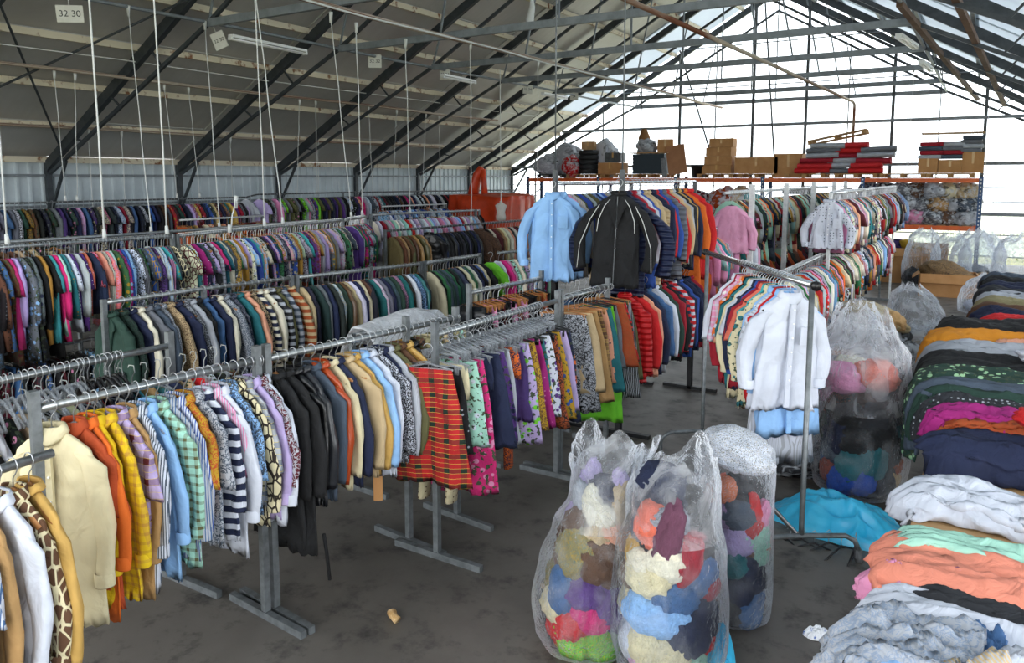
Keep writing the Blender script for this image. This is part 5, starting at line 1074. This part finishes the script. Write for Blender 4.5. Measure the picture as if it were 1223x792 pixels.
# ------------------------------------------------------------------ tables with clothes piles
for (ya, yb, xa, la) in ((2.3, 8.6, -.27, 'long plywood table nearest the camera, loaded with folded clothes'), (8.7, 14.3, .02, 'long plywood table farther back, loaded with jackets and trousers')):
    t = thing('display_table', la, 'table', (xa, ya, 0)); L_ = yb - ya; nb = 5
    for k in range(nb): MB().box((0, k * L_ / nb + .004, .715), (1.9, (k + 1) * L_ / nb - .004, .75)).build('board', M['board'], t)
    for y_ in (.15, L_ / 2, L_ - .15):
        for x_ in (.25, 1.75): MB().box((x_ - .03, y_ - .03, 0), (x_ + .03, y_ + .03, .715)).build('leg', M['pallet'], t)
def drape(y0, y1, xl, z, drop, col, label, pat='plain', c2='white', th=.06, fold=.018, xr=1.25, seed=0, skew=0, cat='clothes', out=.07, base=.75, name='folded_garment', nu=76, nv=52, fr=1.0):
    """a garment laid across the table, its left end falling over the edge"""
    Lx = xr - xl; tot = Lx + drop; W_ = y1 - y0
    def fn(u, v):
        e = abs(2 * v - 1); s = u * tot; dome = (1 - e ** 3.2) ** .8 if e < 1 else 0
        yb_ = y0 + W_ * v
        if s < Lx:
            x = xr - s; zz = z; q = (Lx - s)
            if q < .16: zz -= (.16 - q) ** 2 * 1.6
            k = 0
        else: k = s - Lx; x = xl - out * math.sin(min(1, k / .22) * 1.57); zz = z - .04 - k
        low = base if s < Lx else zz - .02
        w = .5 * math.sin(v * 16 * fr + 3 * u + seed) + .5 * math.sin(v * 29 * fr - 4 * u + seed * 2) + 1.5 * noise.noise((u * 4 + seed, v * 5 * fr, seed)) + .8 * (1 - 2 * abs(noise.noise((u * 6 + v * 3, v * 9 * fr + seed, 3)))) + .55 * (1 - 2 * abs(noise.noise((u * 15 - v * 6, v * 20 * fr + seed, 5))))
        if s < Lx: return (x + .03 * noise.noise((v * 4, seed, 1)), yb_ + skew * (u - .5) + .02 * w * fold / .018, low + (zz - low) * dome + fold * w * (.4 + .6 * dome))
        return (x - fold * w - .03 * (1 - e ** 2) + .06 * e ** 2, yb_ + skew * (u - .5) + (W_ * .04) * (.5 - v) * k, zz + .035 * noise.noise((v * 5, seed, 7)) * min(1, k * 4))
    b = MB(); b.grid(fn, nu, nv); o = b.build(name, PAT['plain'], None, True); paint(o, C.get(col, col), pat, C.get(c2, c2)); solid(o, .012); tag(o, label, cat); return o
drape(2.75, 3.3, -.32, .84, .14, 'sky', 'light blue cloth at the bottom right corner of the picture', seed=1)
drape(2.95, 3.42, .12, .9, .0, 'white', 'white cotton garment lying at the bottom right', fold=.03, seed=2, xr=1.1)
drape(2.95, 3.32, -.02, .88, .0, 'beige', 'taupe cloth between grey lace and white cotton garment', pat='striped', c2='silver', fold=.03, seed=3, xr=.35)
drape(3.0, 3.55, -.37, .84, .2, 'silver', 'grey and white lacy top crumpled at the near table end', pat='paisley', c2='8d9bb0', fold=.035, seed=4, xr=.1, fr=1.6)
drape(3.25, 3.62, .02, .86, .0, 'denim', 'pale denim scrap beside the lacy top', fold=.02, seed=5, xr=.16)
drape(3.38, 3.82, -.34, .84, .12, 'white', 'long white cloth folded before the coral garment', fold=.02, seed=6)
drape(3.72, 4.05, -.34, .83, .1, 'pink', 'pale pink cloth under the white and coral ones', fold=.03, seed=7, xr=.05)
drape(3.62, 3.95, -.2, .86, .02, 'charcoal', 'black cloth tucked beneath the coral garment', fold=.012, seed=8, xr=.4)
drape(3.62, 4.3, -.34, .89, .06, 'e28a72', 'large coral garment spread over the near table', fold=.022, seed=9, skew=.25)
drape(4.05, 4.32, -.28, .93, .03, 'mint', 'mint green sleeve lying across the coral garment', fold=.016, seed=10, xr=1.0, base=.84)
drape(4.3, 4.45, -.05, .81, .0, 'crimson', 'crimson cloth behind the mint sleeve', fold=.014, seed=11)
drape(4.9, 5.2, -.02, .82, .0, 'cream', 'pale yellow cloth showing under the white shirt', fold=.02, seed=12)
drape(4.76, 5.2, -.3, .86, .1, 'white', 'white shirt crumpled on the bare boards', fold=.035, seed=13)
drape(5.55, 6.1, -.26, .95, .02, 'navy', 'navy garment heaped behind the white shirt', fold=.026, seed=14)
drape(5.9, 6.2, -.16, 1.03, .06, 'copper', 'brown paisley cloth between navy and magenta ones', pat='paisley', c2='rust', fold=.03, seed=15)
bundle((.42, 5.85, 1.12), (.2, .1, .07), 'red', 'bright red cloth at the right edge on the pile', seed=3)
drape(5.95, 6.3, -.22, 1.08, .18, 'magenta', 'magenta garment drooping over the table edge', fold=.02, seed=16, xr=.28)
drape(6.12, 6.45, -.27, 1.1, .28, 'charcoal', 'black and white printed garment behind the magenta one', pat='dotted', c2='silver', fold=.02, seed=17, xr=.4)
drape(6.25, 6.6, -.3, 1.13, .36, 'forest', 'dark green garment in the draped pile', fold=.02, seed=18, xr=.9)
drape(6.35, 6.8, -.33, 1.16, .5, 'slate', 'dark slate garment hanging low over the table edge', fold=.02, seed=19)
drape(6.5, 7.2, -.36, 1.17, .62, 'forest', 'green and white leaf print garment, longest over the edge', pat='floral', c2='9fc79a', fold=.022, seed=20)
drape(6.95, 7.95, -.36, 1.17, .42, 'black', 'wide black garment behind the leaf print', fold=.022, seed=21)
bundle((.5, 7.5, 1.2), (.22, .12, .06), 'white', 'white cloth with black trim on the wide black garment', seed=5)
drape(7.8, 8.45, -.36, 1.15, .25, 'silver', 'light grey garment between black and orange ones', fold=.03, seed=22)
drape(8.2, 8.5, .1, 1.17, .0, 'peach', 'peach strip lying before the orange cloth', fold=.02, seed=23, xr=.6)
drape(8.3, 9.15, -.4, 1.16, .35, 'd88a1c', 'orange garment draped over the table edge', fold=.03, seed=24)
drape(9.0, 10.5, -.33, 1.1, .4, 'black', 'second wide black garment behind the orange one', fold=.03, seed=25, skew=.3)
drape(10.5, 11.0, .05, 1.04, .05, 'red', 'thin red garment under the far jackets', fold=.02, seed=26)
for i, (c, la) in enumerate((('navy', 'navy jacket, lowest of the far jacket pile'), ('brown', 'brown jacket second in the far jacket pile'), ('khaki', 'olive brown jacket in the far jacket pile'), ('silver', 'grey jacket with brown cuff in the far pile'), ('charcoal', 'charcoal jacket in the far jacket pile'), ('navy', 'navy jacket high on the far jacket pile'), ('black', 'black jacket topping the far jacket pile'), ('slate', 'slate jacket at the far end of the pile'))):
    drape(10.9 + i * .34, 11.7 + i * .36, -.02 + i * .012, 1.0 + i * .03, .36 - .02 * i, c, la, fold=.028, seed=30 + i, skew=.7, base=.75 + i * .02)
# ------------------------------------------------------------------ things on the floor
def mound(x, y, rx, ry, h, rz, mat, label, name, cat, seed, col=None, pat='plain'):
    def fn(u, v):
        X, Y = 2 * u - 1, 2 * v - 1; e = max(abs(X), abs(Y)) ; g = math.hypot(X, Y); k = e / g if g > 1e-6 else 1
        a_ = math.atan2(Y, X); rim = 1 + .14 * noise.noise((math.cos(a_) * 1.5 + seed, math.sin(a_) * 1.5, 0)) + .06 * noise.noise((math.cos(a_) * 5, math.sin(a_) * 5, seed))
        px_, py_ = X * k * rx * rim, Y * k * ry * rim; d = min(1, e)
        z = h * (1 - d ** 2.4) ** .7 * (.75 + .5 * noise.noise((X * 1.6 + seed, Y * 1.6, 0)) + .3 * (1 - 2 * abs(noise.noise((X * 3.2, Y * 3.2, seed))))) if d < 1 else 0
        return (px_, py_, max(.004, z + .012 * (d < .98)))
    b = MB(); b.grid(fn, 50, 50); o = b.build(name, mat, None, True, (x, y, 0), rz)
    if col: paint(o, C.get(col, col), pat)
    return tag(o, label, cat)
mound(-.86, 6.2, .56, .34, .2, R(-12), M['blue_film'], 'turquoise plastic sheet crumpled on the floor beside the table', 'plastic_sheet', 'sheet', 3)
mound(-1.12, 3.92, .1, .1, .22, 0, M['blue_film'], 'small turquoise plastic scrap beside the front bags at the bottom', 'plastic_scrap', 'plastic', 5)
mound(-.7, 4.57, .085, .045, .05, R(20), M['paper'], 'crumpled white and blue paper on the bare floor', 'crumpled_paper', 'paper', 7)
for i in range(6):
    t = thing('clothes_hanger', 'black plastic hanger lying on the floor by the turquoise sheet', 'hanger', (-1.12 + i * .09, 5.72 + .04 * (i % 2), .016 + i * .012), 0, 'black hangers on the floor'); t.rotation_euler = (R(90), 0, R(-30 + i * 23))
    MB().tube([(-.2, -.08, 0), (0, .0, 0), (.2, -.08, 0)], .008, 6).build('arms', M['black_plastic'], t, True); MB().tube([(-.2, -.08, 0), (.2, -.08, 0)], .006, 6).build('bar', M['black_plastic'], t, True); MB().tube([(0, 0, 0), (0, .04, 0), (.02, .07, 0), (0, .095, 0), (-.02, .08, 0)], .003, 5).build('hook', M['wire'], t, True)
b = MB(); b.tube([(-.05, 0, .025), (-.02, .005, .03), (.02, -.005, .028), (.05, 0, .02)], [.018, .03, .022, .026], 12); o = b.build('bread_crust', M['crumb'], None, True, (-2.96, 3.39, 0), R(-20)); tag(o, 'brown bread crust lying on the bare floor', 'crust')
mound(-2.35, 4.2, .03, .02, .02, 0, M['crumb'], 'tiny brown crumb on the floor left of the bags', 'crumb', 'crumb', 2)
finish_labels()
